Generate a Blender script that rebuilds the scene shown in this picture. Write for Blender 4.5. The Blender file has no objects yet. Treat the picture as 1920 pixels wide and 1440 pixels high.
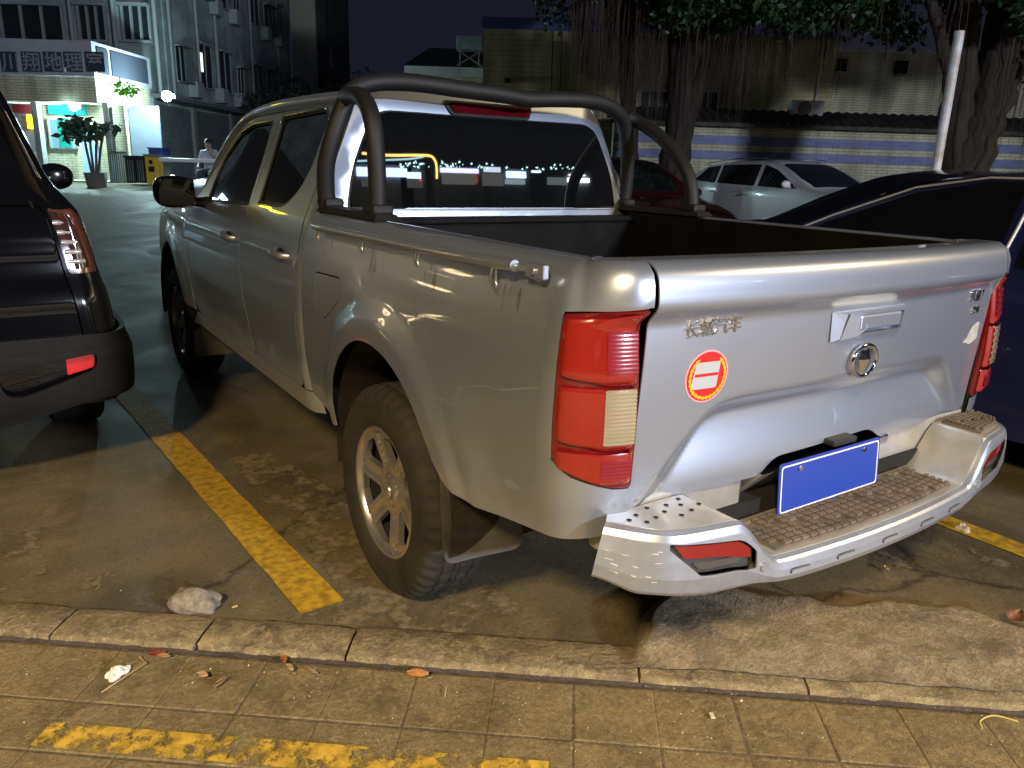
import bpy, bmesh, math, random
import numpy as np
from mathutils import Vector, Matrix
from mathutils.geometry import delaunay_2d_cdt
PI = math.pi
R = math.radians
sc = bpy.context.scene
COL = sc.collection
# ---------------------------------------------------------------- camera
CAM = Vector((-1.8409, -2.2146, 1.4247))
YAW, PIT, ROL = 0.5951, 0.2742, 0.0315
cyw, syw, cp_, sp_ = math.cos(YAW), math.sin(YAW), math.cos(PIT), math.sin(PIT)
FWD = Vector((syw*cp_, cyw*cp_, -sp_))
R0 = Vector((cyw, -syw, 0)); U0 = R0.cross(FWD)
RIGHT = R0*math.cos(ROL) + U0*math.sin(ROL)
UP = -R0*math.sin(ROL) + U0*math.cos(ROL)
F0 = Vector((syw, cyw, 0))            # level heading, and R0 the level right hand
cam_d = bpy.data.cameras.new('camera'); cam = bpy.data.objects.new('camera', cam_d)
COL.objects.link(cam); sc.camera = cam
m = Matrix((RIGHT, UP, -FWD)).transposed().to_4x4(); m.translation = CAM
cam.matrix_world = m
cam_d.sensor_width = 36; cam_d.sensor_fit = 'HORIZONTAL'; cam_d.lens = 1446.6/1920*36
cam_d.clip_start = 0.05; cam_d.clip_end = 2000
sc.view_settings.view_transform = 'Standard'; sc.view_settings.look = 'None'
sc.view_settings.exposure = 0.35; sc.view_settings.gamma = 1
sc.cycles.use_denoising = True
sc.cycles.max_bounces = 7; sc.cycles.diffuse_bounces = 3; sc.cycles.glossy_bounces = 5
sc.cycles.transmission_bounces = 5; sc.cycles.sample_clamp_indirect = 4.0
# ---------------------------------------------------------------- night sky
W = bpy.data.worlds.new('World'); sc.world = W; W.use_nodes = True
nt = W.node_tree; nt.nodes.clear()
wo = nt.nodes.new('ShaderNodeOutputWorld'); bg = nt.nodes.new('ShaderNodeBackground')
sky = nt.nodes.new('ShaderNodeTexSky'); sky.sky_type = 'NISHITA'; sky.sun_disc = False
sky.sun_elevation = R(-4.0); sky.sun_rotation = R(120); sky.air_density = 1.5
mx = nt.nodes.new('ShaderNodeMix'); mx.data_type = 'RGBA'; mx.blend_type = 'ADD'
mx.inputs[0].default_value = 1.0
mx.inputs[7].default_value = (0.0060, 0.0072, 0.0140, 1)      # city glow
sm = nt.nodes.new('ShaderNodeMix'); sm.data_type = 'RGBA'; sm.blend_type = 'MULTIPLY'
sm.inputs[0].default_value = 1.0; sm.inputs[7].default_value = (0.06, 0.06, 0.06, 1)
nt.links.new(sky.outputs[0], sm.inputs[6]); nt.links.new(sm.outputs[2], mx.inputs[6])
nt.links.new(mx.outputs[2], bg.inputs[0]); bg.inputs[1].default_value = 1.0
nt.links.new(bg.outputs[0], wo.inputs[0])

def at(px, py, dep):
    """point seen at photo pixel (px,py) at level distance dep ahead of the camera"""
    d = FWD + RIGHT*((px-960)/1446.6) - UP*((py-720)/1446.6)
    return CAM + d*(dep/d.dot(F0))
def AL(px, py, dep):
    p = at(px, py, dep); return ((p-CAM).dot(R0), p.z)
def LW(lx, ld, z=0.0):
    """level camera-heading frame -> world"""
    return Vector((CAM.x, CAM.y, 0)) + R0*lx + F0*ld + Vector((0, 0, z))
def GH(x, y):
    d = (x-CAM.x)*F0.x + (y-CAM.y)*F0.y
    t = min(max((d-6.5)/14.0, 0), 1)
    return 0.74*(t*t*(3-2*t)*0.5 + t*0.5)
# ---------------------------------------------------------------- materials
def mat(name, col, rough=0.6, metal=0.0, coat=0.0, coat_r=0.04, emit=None, es=0.0, var=0.0, vs=8.0,
        bump=0.0, bs=60.0, spec=0.5, col2=None, trans=0.0, alpha=1.0, rvar=0.0, stretch=None, ior=1.45):
    M = bpy.data.materials.new(name); M.use_nodes = True
    t = M.node_tree; b = t.nodes['Principled BSDF']
    b.inputs['Base Color'].default_value = (*col, 1); b.inputs['Roughness'].default_value = rough
    b.inputs['Metallic'].default_value = metal; b.inputs['Coat Weight'].default_value = coat
    b.inputs['Coat Roughness'].default_value = coat_r; b.inputs['Specular IOR Level'].default_value = spec
    b.inputs['Transmission Weight'].default_value = trans; b.inputs['Alpha'].default_value = alpha
    b.inputs['IOR'].default_value = ior
    if emit: b.inputs['Emission Color'].default_value = (*emit, 1); b.inputs['Emission Strength'].default_value = es
    if var > 0 or bump > 0 or rvar > 0:
        tc = t.nodes.new('ShaderNodeTexCoord'); mp = t.nodes.new('ShaderNodeMapping')
        t.links.new(tc.outputs['Object'], mp.inputs[0])
        if stretch: mp.inputs['Scale'].default_value = stretch
    if var > 0 or rvar > 0:
        n = t.nodes.new('ShaderNodeTexNoise'); n.inputs['Scale'].default_value = vs
        n.inputs['Detail'].default_value = 6; n.inputs['Roughness'].default_value = 0.62
        t.links.new(mp.outputs[0], n.inputs[0])
    if var > 0:
        rp = t.nodes.new('ShaderNodeValToRGB')
        rp.color_ramp.elements[0].position = 0.34; rp.color_ramp.elements[1].position = 0.66
        c2 = col2 or tuple(c*(1-var) for c in col); 
        rp.color_ramp.elements[0].color = (*c2, 1); rp.color_ramp.elements[1].color = (*[min(1, c*(1+var*0.5)) for c in col], 1)
        t.links.new(n.outputs[0], rp.inputs[0]); t.links.new(rp.outputs[0], b.inputs['Base Color'])
    if rvar > 0:
        mr = t.nodes.new('ShaderNodeMapRange'); mr.inputs[1].default_value = 0.35; mr.inputs[2].default_value = 0.65
        mr.inputs[3].default_value = max(0.02, rough-rvar); mr.inputs[4].default_value = min(1, rough+rvar)
        t.links.new(n.outputs[0], mr.inputs[0]); t.links.new(mr.outputs[0], b.inputs['Roughness'])
    if bump > 0:
        n2 = t.nodes.new('ShaderNodeTexNoise'); n2.inputs['Scale'].default_value = bs; n2.inputs['Detail'].default_value = 5
        t.links.new(mp.outputs[0], n2.inputs[0])
        bp = t.nodes.new('ShaderNodeBump'); bp.inputs['Strength'].default_value = 1.0; bp.inputs['Distance'].default_value = bump
        t.links.new(n2.outputs[0], bp.inputs['Height']); t.links.new(bp.outputs[0], b.inputs['Normal'])
    return M
# ---------------------------------------------------------------- objects
def tag(o, label=None, cat=None, group=None, kind=None):
    if label: o['label'] = label
    if cat: o['category'] = cat
    if group: o['group'] = group
    if kind: o['kind'] = kind
    return o
def thing(name, label, cat, loc=(0, 0, 0), rz=0.0, group=None):
    o = bpy.data.objects.new(name, None); COL.objects.link(o); o.empty_display_size = 0.1
    o.location = loc; o.rotation_euler = (0, 0, rz)
    return tag(o, label, cat, group)
def Lthing(name, label, cat, lx, ld, z=None, group=None):
    p = LW(lx, ld); p.z = GH(p.x, p.y) if z is None else z
    return thing(name, label, cat, p, -YAW, group)
def link(name, me, m=None, parent=None, smooth=False, loc=None):
    o = bpy.data.objects.new(name, me); COL.objects.link(o)
    if m: me.materials.append(m)
    if smooth:
        for p in me.polygons: p.use_smooth = True
    if parent: o.parent = parent
    if loc is not None: o.location = loc
    return o
def copy_tree(o, parent=None):
    c = o.copy(); COL.objects.link(c)
    if parent: c.parent = parent
    for ch in list(o.children): copy_tree(ch, c)
    return c
class MB:
    """collects simple solids into one mesh"""
    def __init__(s): s.v = []; s.f = []; s.mi = []; s.sm = []; s.cur = 0
    def add(s, vs, fs, smooth=False):
        b = len(s.v); s.v += [tuple(v) for v in vs]
        for f in fs: s.f.append(tuple(i+b for i in f)); s.mi.append(s.cur); s.sm.append(smooth)
        return s
    def box(s, lo, hi, rot=None, piv=None):
        (a, b, c), (d, e, f) = lo, hi
        vs = [Vector(p) for p in ((a,b,c),(d,b,c),(d,e,c),(a,e,c),(a,b,f),(d,b,f),(d,e,f),(a,e,f))]
        if rot is not None:
            pv = Vector(piv) if piv else (Vector(lo)+Vector(hi))/2
            vs = [rot @ (p-pv) + pv for p in vs]
        return s.add(vs, [(0,3,2,1),(4,5,6,7),(0,1,5,4),(1,2,6,5),(2,3,7,6),(3,0,4,7)])
    def bbox(s, lo, hi, r=0.01, n=2):
        bm = bmesh.new(); bmesh.ops.create_cube(bm, size=1)
        L, H = Vector(lo), Vector(hi); c = (L+H)/2; d = H-L
        for v in bm.verts: v.co = Vector((v.co.x*d.x, v.co.y*d.y, v.co.z*d.z)) + c
        bmesh.ops.bevel(bm, geom=bm.edges[:], offset=min(r, min(abs(d.x), abs(d.y), abs(d.z))*0.45), segments=n, affect='EDGES', profile=0.5)
        bm.verts.index_update()
        s.add([v.co for v in bm.verts], [[v.index for v in f.verts] for f in bm.faces]); bm.free(); return s
    def tube(s, pts, r, n=12, closed=False, cap=True, rs=None):
        P = [Vector(p) for p in pts]; k = len(P); rings = []; prev = None
        for i in range(k):
            a = P[i-1] if (i > 0 or closed) else P[i]; b = P[(i+1) % k] if (i < k-1 or closed) else P[i]
            t = (b-a).normalized()
            if prev is None:
                u = t.orthogonal().normalized()
            else:
                u = (prev - t*prev.dot(t)); u = u.normalized() if u.length > 1e-6 else t.orthogonal().normalized()
            prev = u; w = t.cross(u); rr = rs[i] if rs else r
            rings.append([P[i] + (u*math.cos(2*PI*j/n) + w*math.sin(2*PI*j/n))*rr for j in range(n)])
        vs = [v for ring in rings for v in ring]; fs = []
        for i in range(k if closed else k-1):
            for j in range(n):
                a = i*n+j; b = i*n+(j+1) % n; c = ((i+1) % k)*n+(j+1) % n; d = ((i+1) % k)*n+j
                fs.append((a, b, c, d))
        s.add(vs, fs, True)
        if cap and not closed:
            s.add(rings[0], [tuple(reversed(range(n)))]); s.add(rings[-1], [tuple(range(n))])
        return s
    def lathe(s, prof, axis='x', n=48, cen=(0, 0, 0), smooth=True, mod=None):
        """prof: list of (axial, radius)"""
        vs = []; k = len(prof); cx, cy, cz = cen
        for i, (a, r) in enumerate(prof):
            for j in range(n):
                th = 2*PI*j/n; rr = r + (mod(i, j) if mod else 0)
                c, q = rr*math.cos(th), rr*math.sin(th)
                vs.append({'x': (cx+a, cy+c, cz+q), 'y': (cx+c, cy+a, cz+q), 'z': (cx+c, cy+q, cz+a)}[axis])
        fs = [(i*n+j, i*n+(j+1) % n, (i+1)*n+(j+1) % n, (i+1)*n+j) for i in range(k-1) for j in range(n)]
        return s.add(vs, fs, smooth)
    def prism(s, poly, a, b, axis='y'):
        """2D polygon extruded between a and b along axis"""
        def P(u, v, w): return {'y': (u, w, v), 'x': (w, u, v), 'z': (u, v, w)}[axis]
        n = len(poly); vs = [P(u, v, a) for u, v in poly] + [P(u, v, b) for u, v in poly]
        return s.add(vs, [tuple(range(n)), tuple(range(2*n-1, n-1, -1))] + [(i, i+n, (i+1) % n+n, (i+1) % n) for i in range(n)])
    def build(s, name, m=None, parent=None, loc=None, mats=None):
        me = bpy.data.meshes.new(name); me.from_pydata(s.v, [], s.f); me.update()
        o = link(name, me, m, parent, loc=loc)
        if mats:
            me.materials.clear()
            for x in mats: me.materials.append(x)
            me.polygons.foreach_set('material_index', s.mi)
        me.polygons.foreach_set('use_smooth', s.sm)
        bm = bmesh.new(); bm.from_mesh(me); bmesh.ops.recalc_face_normals(bm, faces=bm.faces[:]); bm.to_mesh(me); bm.free()
        return o
def box(name, lo, hi, m, parent=None, r=0.0, n=2):
    b = MB()
    b.bbox(lo, hi, r, n) if r > 0 else b.box(lo, hi)
    return b.build(name, m, parent)
def smooth_path(P, n=6, closed=False):
    P = [Vector(p) for p in P]; out = []; k = len(P)
    for i in range(k if closed else k-1):
        p0 = P[(i-1) % k] if (closed or i > 0) else P[i]; p1 = P[i]; p2 = P[(i+1) % k]
        p3 = P[(i+2) % k] if (closed or i < k-2) else P[(i+1) % k]
        for j in range(n):
            t = j/n
            out.append(0.5*((2*p1) + (p2-p0)*t + (2*p0-5*p1+4*p2-p3)*t*t + (3*p1-p0-3*p2+p3)*t**3))
    if not closed: out.append(P[-1])
    return out
def rpoly(pts, r=0.02, n=4):
    """round the corners of a 2D polygon; r number or list"""
    out = []; k = len(pts)
    for i, p in enumerate(pts):
        rr = r[i] if isinstance(r, (list, tuple)) else r
        p = Vector(p).to_2d(); a = Vector(pts[i-1]).to_2d(); b = Vector(pts[(i+1) % k]).to_2d()
        if rr <= 0: out.append((p.x, p.y)); continue
        da, db = (a-p), (b-p); la, lb = da.length, db.length
        q = min(rr, la*0.45, lb*0.45); s, e = p+da/la*q, p+db/lb*q
        for j in range(n+1):
            t = j/n; c = s*(1-t)**2 + p*2*t*(1-t) + e*t*t; out.append((c.x, c.y))
    return out
def dens(poly, res):
    out = []; k = len(poly)
    for i in range(k):
        a = poly[i]; b = poly[(i+1) % k]; L = math.hypot(b[0]-a[0], b[1]-a[1]); m_ = max(1, int(math.ceil(L/res)))
        for j in range(m_): t = j/m_; out.append((a[0]+(b[0]-a[0])*t, a[1]+(b[1]-a[1])*t))
    return out
def inpoly(P, poly):
    x, y = P[:, 0], P[:, 1]; c = np.zeros(len(P), bool); n = len(poly)
    for i in range(n):
        x1, y1 = poly[i]; x2, y2 = poly[(i+1) % n]
        if y1 == y2: continue
        k = ((y1 > y) != (y2 > y)) & (x < (x2-x1)*(y-y1)/(y2-y1)+x1); c ^= k
    return c
def dist_poly(P, poly):
    d = np.full(len(P), 1e9); n = len(poly)
    for i in range(n):
        a = np.array(poly[i]); b = np.array(poly[(i+1) % n]); ab = b-a; L = max(ab@ab, 1e-12)
        t = np.clip(((P-a)@ab)/L, 0, 1); q = a + t[:, None]*ab; d = np.minimum(d, np.hypot(*(P-q).T))
    return d
def sheet(name, outline, fn, m, parent=None, holes=(), res=0.03, thick=0.004, flip=False, mirror=False, snorm=True, dn=0.004):
    """a curved panel: 2D outline with holes mapped by fn(u,v)->(x,y,z), given thickness"""
    loops = [dens(list(outline), res)] + [dens(list(h), res) for h in holes]
    P = np.array(loops[0]); lo, hi = P.min(0), P.max(0)
    gx = np.arange(lo[0]+res*.5, hi[0], res); gy = np.arange(lo[1]+res*.5, hi[1], res)
    G = np.array([(a, b) for a in gx for b in gy]) if len(gx) and len(gy) else np.zeros((0, 2))
    if len(G):
        k = inpoly(G, loops[0]) & (dist_poly(G, loops[0]) > res*.4)
        for h in loops[1:]: k &= ~inpoly(G, h) & (dist_poly(G, h) > res*.4)
        G = G[k]
    V = [Vector(p) for lp in loops for p in lp] + [Vector(p) for p in G]; E = []; b = 0
    for lp in loops: E += [(b+i, b+(i+1) % len(lp)) for i in range(len(lp))]; b += len(lp)
    r = delaunay_2d_cdt(V, E, [], 0, 1e-7)
    V2 = r[0]; F = [f for f in r[2]]
    cen = np.array([((V2[f[0]]+V2[f[1]]+V2[f[2]])/3)[:] for f in F])
    k = inpoly(cen, loops[0])
    for h in loops[1:]: k &= ~inpoly(cen, h)
    F = [f for f, q in zip(F, k) if q]
    F = [f if (V2[f[1]]-V2[f[0]]).cross(V2[f[2]]-V2[f[0]]) > 0 else (f[0], f[2], f[1]) for f in F]
    sx = -1 if mirror else 1; fl = flip != mirror
    def g(u, v): x, y, z = fn(u, v); return Vector((x*sx, y, z))
    P3 = [g(*p) for p in V2]; N3 = []
    for p in V2:
        u, v = p; n = (g(u+dn, v)-g(u-dn, v)).cross(g(u, v+dn)-g(u, v-dn))
        n = n.normalized() if n.length > 0 else Vector((0, 0, 1)); N3.append(-n if fl else n)
    if fl: F = [(f[0], f[2], f[1]) for f in F]
    nv = len(P3); verts = list(P3); norms = list(N3); faces = list(F)
    if thick > 0:
        verts += [p-n*thick for p, n in zip(P3, N3)]; norms += [-n for n in N3]
        faces += [(f[0]+nv, f[2]+nv, f[1]+nv) for f in F]
        cnt = {}
        for f in F:
            for i in range(3): cnt[(f[i], f[(i+1) % 3])] = 1
        for (a, b_) in list(cnt):
            if (b_, a) in cnt: continue
            A, B, C, D = verts[a], verts[b_], verts[b_+nv], verts[a+nv]; n = (D-A).cross(B-A)
            n = n.normalized() if n.length > 0 else Vector((0, 0, 1)); i0 = len(verts)
            verts += [A, D, C, B]; norms += [n]*4; faces.append((i0, i0+1, i0+2, i0+3))
    me = bpy.data.meshes.new(name); me.from_pydata([v[:] for v in verts], [], [tuple(f) for f in faces]); me.update()
    o = link(name, me, m, parent, smooth=True)
    if snorm: me.normals_split_custom_set_from_vertices([n[:] for n in norms])
    return o
def lerp_tab(tab, x):
    if x <= tab[0][0]: return tab[0][1]
    for (a, p), (b, q) in zip(tab, tab[1:]):
        if x <= b: return p + (q-p)*(x-a)/(b-a)
    return tab[-1][1]
def stab(tab, x, h=0.02):
    return sum(lerp_tab(tab, x+h*k)*w for k, w in ((-1, .15), (-.5, .22), (0, .26), (.5, .22), (1, .15)))
def sstep(a, b, x):
    t = min(max((x-a)/(b-a), 0), 1); return t*t*(3-2*t)
def text_on(name, body, size, fn, m, parent, depth=0.004, space=1.0, bold=0.0, mirror=False, shear=0.0, align='LEFT'):
    """raised lettering laid on the surface fn(u,v); n taken numerically"""
    c = bpy.data.curves.new(name, 'FONT'); c.body = body; c.size = size; c.extrude = 0.0005; c.space_character = space
    c.offset = bold; c.shear = shear; c.align_x = align; c.resolution_u = 3
    t = bpy.data.objects.new(name, c); COL.objects.link(t)
    dg = bpy.context.evaluated_depsgraph_get(); me = bpy.data.meshes.new_from_object(t.evaluated_get(dg))
    bpy.data.objects.remove(t); bpy.data.curves.remove(c)
    e = 0.002
    for v in me.vertices:
        u, w, z = v.co; p = Vector(fn(u, w)); n = (Vector(fn(u+e, w))-Vector(fn(u-e, w))).cross(Vector(fn(u, w+e))-Vector(fn(u, w-e))).normalized()
        v.co = p + n*(depth if z > 0 else -0.001)
    me.update(); me.materials.clear()
    return link(name, me, m, parent)
random.seed(7)
# ---------------------------------------------------------------- shared materials
paint = mat('silver_paint', (0.47, 0.52, 0.62), rough=0.36, metal=0.80, coat=1.0, coat_r=0.03, var=0.05, vs=900, bump=0.00006, bs=900)
clean_paint = mat('bumper_paint', (0.47, 0.51, 0.59), rough=0.36, metal=0.70, coat=1.0, coat_r=0.05, var=0.08, vs=40, bump=0.00008, bs=600)
def add_low_dirt(M):
    t = M.node_tree; b = t.nodes['Principled BSDF']; N = t.nodes.new; L = t.links.new
    tc = N('ShaderNodeTexCoord'); sx = N('ShaderNodeSeparateXYZ'); L(tc.outputs['Object'], sx.inputs[0])
    n = N('ShaderNodeTexNoise'); n.inputs['Scale'].default_value = 7; n.inputs['Detail'].default_value = 8; L(tc.outputs['Object'], n.inputs[0])
    ad = N('ShaderNodeMath'); ad.operation = 'MULTIPLY_ADD'; L(n.outputs[0], ad.inputs[0]); ad.inputs[1].default_value = -.22; L(sx.outputs[2], ad.inputs[2])
    mr = N('ShaderNodeMapRange'); mr.inputs[1].default_value = .545; mr.inputs[2].default_value = .34; mr.inputs[3].default_value = 0; mr.inputs[4].default_value = .7; L(ad.outputs[0], mr.inputs[0])
    src = b.inputs['Base Color'].links[0].from_socket
    mx_ = N('ShaderNodeMix'); mx_.data_type = 'RGBA'; L(mr.outputs[0], mx_.inputs[0]); L(src, mx_.inputs[6]); mx_.inputs[7].default_value = (.20, .16, .10, 1); L(mx_.outputs[2], b.inputs['Base Color'])
    for nm_, a_, c_ in (('Metallic', .80, .05), ('Coat Weight', 1.0, .1), ('Roughness', .36, .6)):
        m2 = N('ShaderNodeMapRange'); m2.inputs[3].default_value = a_; m2.inputs[4].default_value = c_; L(mr.outputs[0], m2.inputs[0]); L(m2.outputs[0], b.inputs[nm_])
add_low_dirt(paint)
streak = mat('dirt_streak', (.045, .038, .03), rough=.8)
def add_streak_alpha(M, sc_, lo, hi, stretch):
    t = M.node_tree; b = t.nodes['Principled BSDF']; N = t.nodes.new; L = t.links.new
    tc = N('ShaderNodeTexCoord'); mp = N('ShaderNodeMapping'); mp.inputs['Scale'].default_value = stretch; L(tc.outputs['Object'], mp.inputs[0])
    n = N('ShaderNodeTexNoise'); n.inputs['Scale'].default_value = sc_; n.inputs['Detail'].default_value = 5; L(mp.outputs[0], n.inputs[0])
    mr = N('ShaderNodeMapRange'); mr.inputs[1].default_value = lo; mr.inputs[2].default_value = hi; mr.inputs[4].default_value = .45; L(n.outputs[0], mr.inputs[0]); L(mr.outputs[0], b.inputs['Alpha'])
add_streak_alpha(streak, 60, .48, .68, (1, 1, .12))
paint_d = mat('dusty_silver_paint', (0.46, 0.46, 0.46), rough=0.36, metal=0.45, coat=0.8, coat_r=0.10, var=0.25, vs=6, col2=(0.36, 0.33, 0.27))
tread_m = mat('dusty_step_rubber', (0.15, 0.12, 0.095), rough=0.85, var=0.35, vs=14, bump=0.001, bs=200)
blk_tube = mat('black_powder_coat', (0.008, 0.0078, 0.0078), rough=0.6, coat=0.0, coat_r=0.4, var=0.3, vs=6, bump=0.0004, bs=250, spec=0.5)
blk_pl = mat('black_plastic', (0.018, 0.018, 0.018), rough=0.55, var=0.3, vs=10)
liner = mat('bed_liner', (0.007, 0.0065, 0.006), spec=.12, rough=0.6, var=0.5, vs=5, bump=0.0008, bs=120)
under = mat('underbody', (0.01, 0.009, 0.008), rough=0.9)
muddy = mat('dirty_arch', (0.018, 0.013, 0.008), rough=0.95, var=0.7, vs=12, bump=0.004, bs=40)
glass = mat('dark_tinted_glass', (0.004, 0.0045, 0.005), rough=0.015, spec=0.8, coat=1.0, coat_r=0.01)
rubber = mat('dusty_tyre', (0.032, 0.027, 0.021), rough=0.85, var=0.45, vs=7, bump=0.0012, bs=90)
flap_m = mat('mudflap_rubber', (0.062, 0.056, 0.046), rough=0.5, var=0.4, vs=9)
alloy = mat('dusty_alloy', (0.55, 0.53, 0.50), rough=0.28, metal=0.85, coat=0.5, var=0.12, vs=14)
chrome = mat('chrome', (0.75, 0.75, 0.76), rough=0.08, metal=1.0)
red_l = mat('red_lens', (0.27, 0.014, 0.008), rough=0.2, coat=1.0, coat_r=0.02, spec=0.6)
red_d = mat('dark_red_lens', (0.22, 0.008, 0.008), rough=0.15, coat=1.0, coat_r=0.02)
red_r = mat('ribbed_red_lens', (0.22, 0.010, 0.018), rough=0.2, coat=0.8)
clr_l = mat('clear_ribbed_lens', (0.44, 0.38, 0.24), rough=0.18, metal=0.45, coat=1.0)
blk_gl = mat('black_gloss_paint', (0.006, 0.006, 0.007), rough=0.18, coat=1.0, coat_r=0.02)
grey_tr = mat('grey_trim', (0.10, 0.10, 0.10), rough=0.35, metal=0.5)
# ================================================================ PICKUP TRUCK
truck = thing('pickup_truck', 'silver double cab pickup truck with black roll bar, parked rear end towards the kerb', 'pickup truck')
# ---- bed side surface: u = length along the plan curve from the cab rearward, v = height parameter
PLAN = [(0.895, 0.615-0.02*i) for i in range(78)]
y_s = PLAN[-1][1]
for i in range(1, 25):
    t = i/24; a, b, c = (1-t)**2, 2*t*(1-t), t*t
    PLAN.append((a*0.895+b*0.889+c*0.732, a*y_s+b*(-1.048)+c*(-1.064)))
PL = [0.0]
for i in range(1, len(PLAN)): PL.append(PL[-1]+math.hypot(PLAN[i][0]-PLAN[i-1][0], PLAN[i][1]-PLAN[i-1][1]))
UEND = PL[-1]
def plan(u):
    u = min(max(u, 0), UEND-1e-6)
    i = int(np.searchsorted(PL, u, side='right'))-1; i = min(i, len(PL)-2); t = (u-PL[i])/(PL[i+1]-PL[i])
    p = (PLAN[i][0]+(PLAN[i+1][0]-PLAN[i][0])*t, PLAN[i][1]+(PLAN[i+1][1]-PLAN[i][1])*t)
    def T(j):
        a = PLAN[max(j-1, 0)]; b = PLAN[min(j+1, len(PLAN)-1)]; return (b[0]-a[0], b[1]-a[1])
    t0, t1 = T(i), T(i+1); tx, ty = t0[0]+(t1[0]-t0[0])*t, t0[1]+(t1[1]-t0[1])*t; L = math.hypot(tx, ty)
    return p, (-ty/L, tx/L)     # outward normal
def U(y): return 0.615-y
INS = [(.45, .06), (.50, .045), (.6, .022), (.72, .006), (.9, 0), (1.02, .006), (1.10, .016), (1.16, .028), (1.20, .042), (1.225, .058), (1.24, .075), (1.26, .095), (1.31, .145), (1.33, .163), (1.35, .17), (1.42, .17)]
ZZ = [(.45, .45), (1.20, 1.20), (1.225, 1.222), (1.24, 1.234), (1.26, 1.240), (1.31, 1.242), (1.33, 1.238), (1.35, 1.222), (1.42, 1.15)]
TG = [(.60, 0, .60), (1.120, 0, 1.120), (1.135, .012, 1.135), (1.150, .026, 1.148), (1.165, .030, 1.162), (1.205, .026, 1.205), (1.228, .018, 1.227), (1.245, .004, 1.241), (1.262, -.014, 1.249), (1.33, -.078, 1.250), (1.345, -.090, 1.244), (1.355, -.094, 1.232), (1.50, -.094, 1.09)]
TGy = [(a, b) for a, b, c in TG]; TGz = [(a, c) for a, b, c in TG]
AYC, AZC = -0.06, 0.45
def arch_r(y, z):
    dy, dz = y-AYC, z-AZC
    return math.hypot(dy*(1.14 if dy > 0 else 1.0), dz)
def bedfn(u, v, off=0.0):
    (x, y), (nx, ny) = plan(u); ins = stab(INS, v, .012) - off; z = stab(ZZ, v, .008)
    w_ = sstep(UEND-.17, UEND-.015, u)*sstep(1.10, 1.15, v)
    if w_ > 0:
        ins = ins*(1-w_)+w_*(-stab(TGy, v, .010)-off+.004); z = z*(1-w_)+w_*stab(TGz, v, .008)
    r = arch_r(y, z)
    fl = 0.0
    if r < 0.64:
        fl = 0.020*(1-sstep(.50, .585, r)) + 0.010*(1-sstep(.44, .66, r))
    # the fender swells behind the arch
    fl += 0.018*math.exp(-((r-0.60)/0.10)**2)*sstep(-0.10, -0.35, y)*sstep(1.05, .7, z)
    ins -= fl
    return (-(x-nx*ins), y-ny*ins, z)
lamp_o = [(U(-.968), 1.134), (U(-.968), .815), (U(-.985)+.03, .785), (UEND-.05, .757), (UEND+.01, .752), (UEND+.01, 1.158), (UEND-.08, 1.146)]
arch = []
for i in range(0, 27):
    th = R(7+i*(154-7)/26); c, s_ = math.cos(th), math.sin(th)
    arch.append((U(AYC + .445*c/(1.14 if c > 0 else 1.0)), AZC+.445*s_))
outl = [(0, 1.40), (0, .545), (U(.36), .495)] + arch + [(U(-.505), .605), (U(-.56), .585), (U(-.65), .578), (U(-.8), .600), (U(-.93), .622), (U(-1.0), .628), (UEND-.06, .640), (UEND, .650),
        (UEND, .750), (UEND-.05, .754), (U(-.985)+.03, .782), (U(-.968)-.003, .813), (U(-.968)-.003, 1.138), (UEND-.08, 1.150), (UEND, 1.161), (UEND, 1.40)]
fd = rpoly([(U(.475), 1.045), (U(.475), .915), (U(.37), .888), (U(.235), .975), (U(.235), 1.053)], .02)
fdi = rpoly([(U(.470), 1.040), (U(.470), .919), (U(.37), .893), (U(.240), .978), (U(.240), 1.048)], .02)
bs_l = sheet('bed_side', outl, bedfn, paint, truck, holes=[fd], res=.022)
sheet('fuel_door', fdi, bedfn, paint, bs_l, res=.022)
bs_r = sheet('bed_side', outl, bedfn, paint, truck, res=.03, mirror=True)
# dark shell right behind seams
sheet('bed_inner_shell', [(0.005, 1.22), (0.005, .56), (U(.40), .56), (U(.36), .98), (U(-.50), .98), (U(-.52), .64), (UEND, .66), (UEND, 1.22)], lambda u, v: bedfn(u, v, -.012), under, truck, res=.05)
sheet('bed_inner_shell', [(0.005, 1.22), (0.005, .56), (U(.40), .56), (U(.36), .98), (U(-.50), .98), (U(-.52), .64), (UEND, .66), (UEND, 1.22)], lambda u, v: bedfn(u, v, -.012), under, truck, res=.05, mirror=True)
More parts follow.
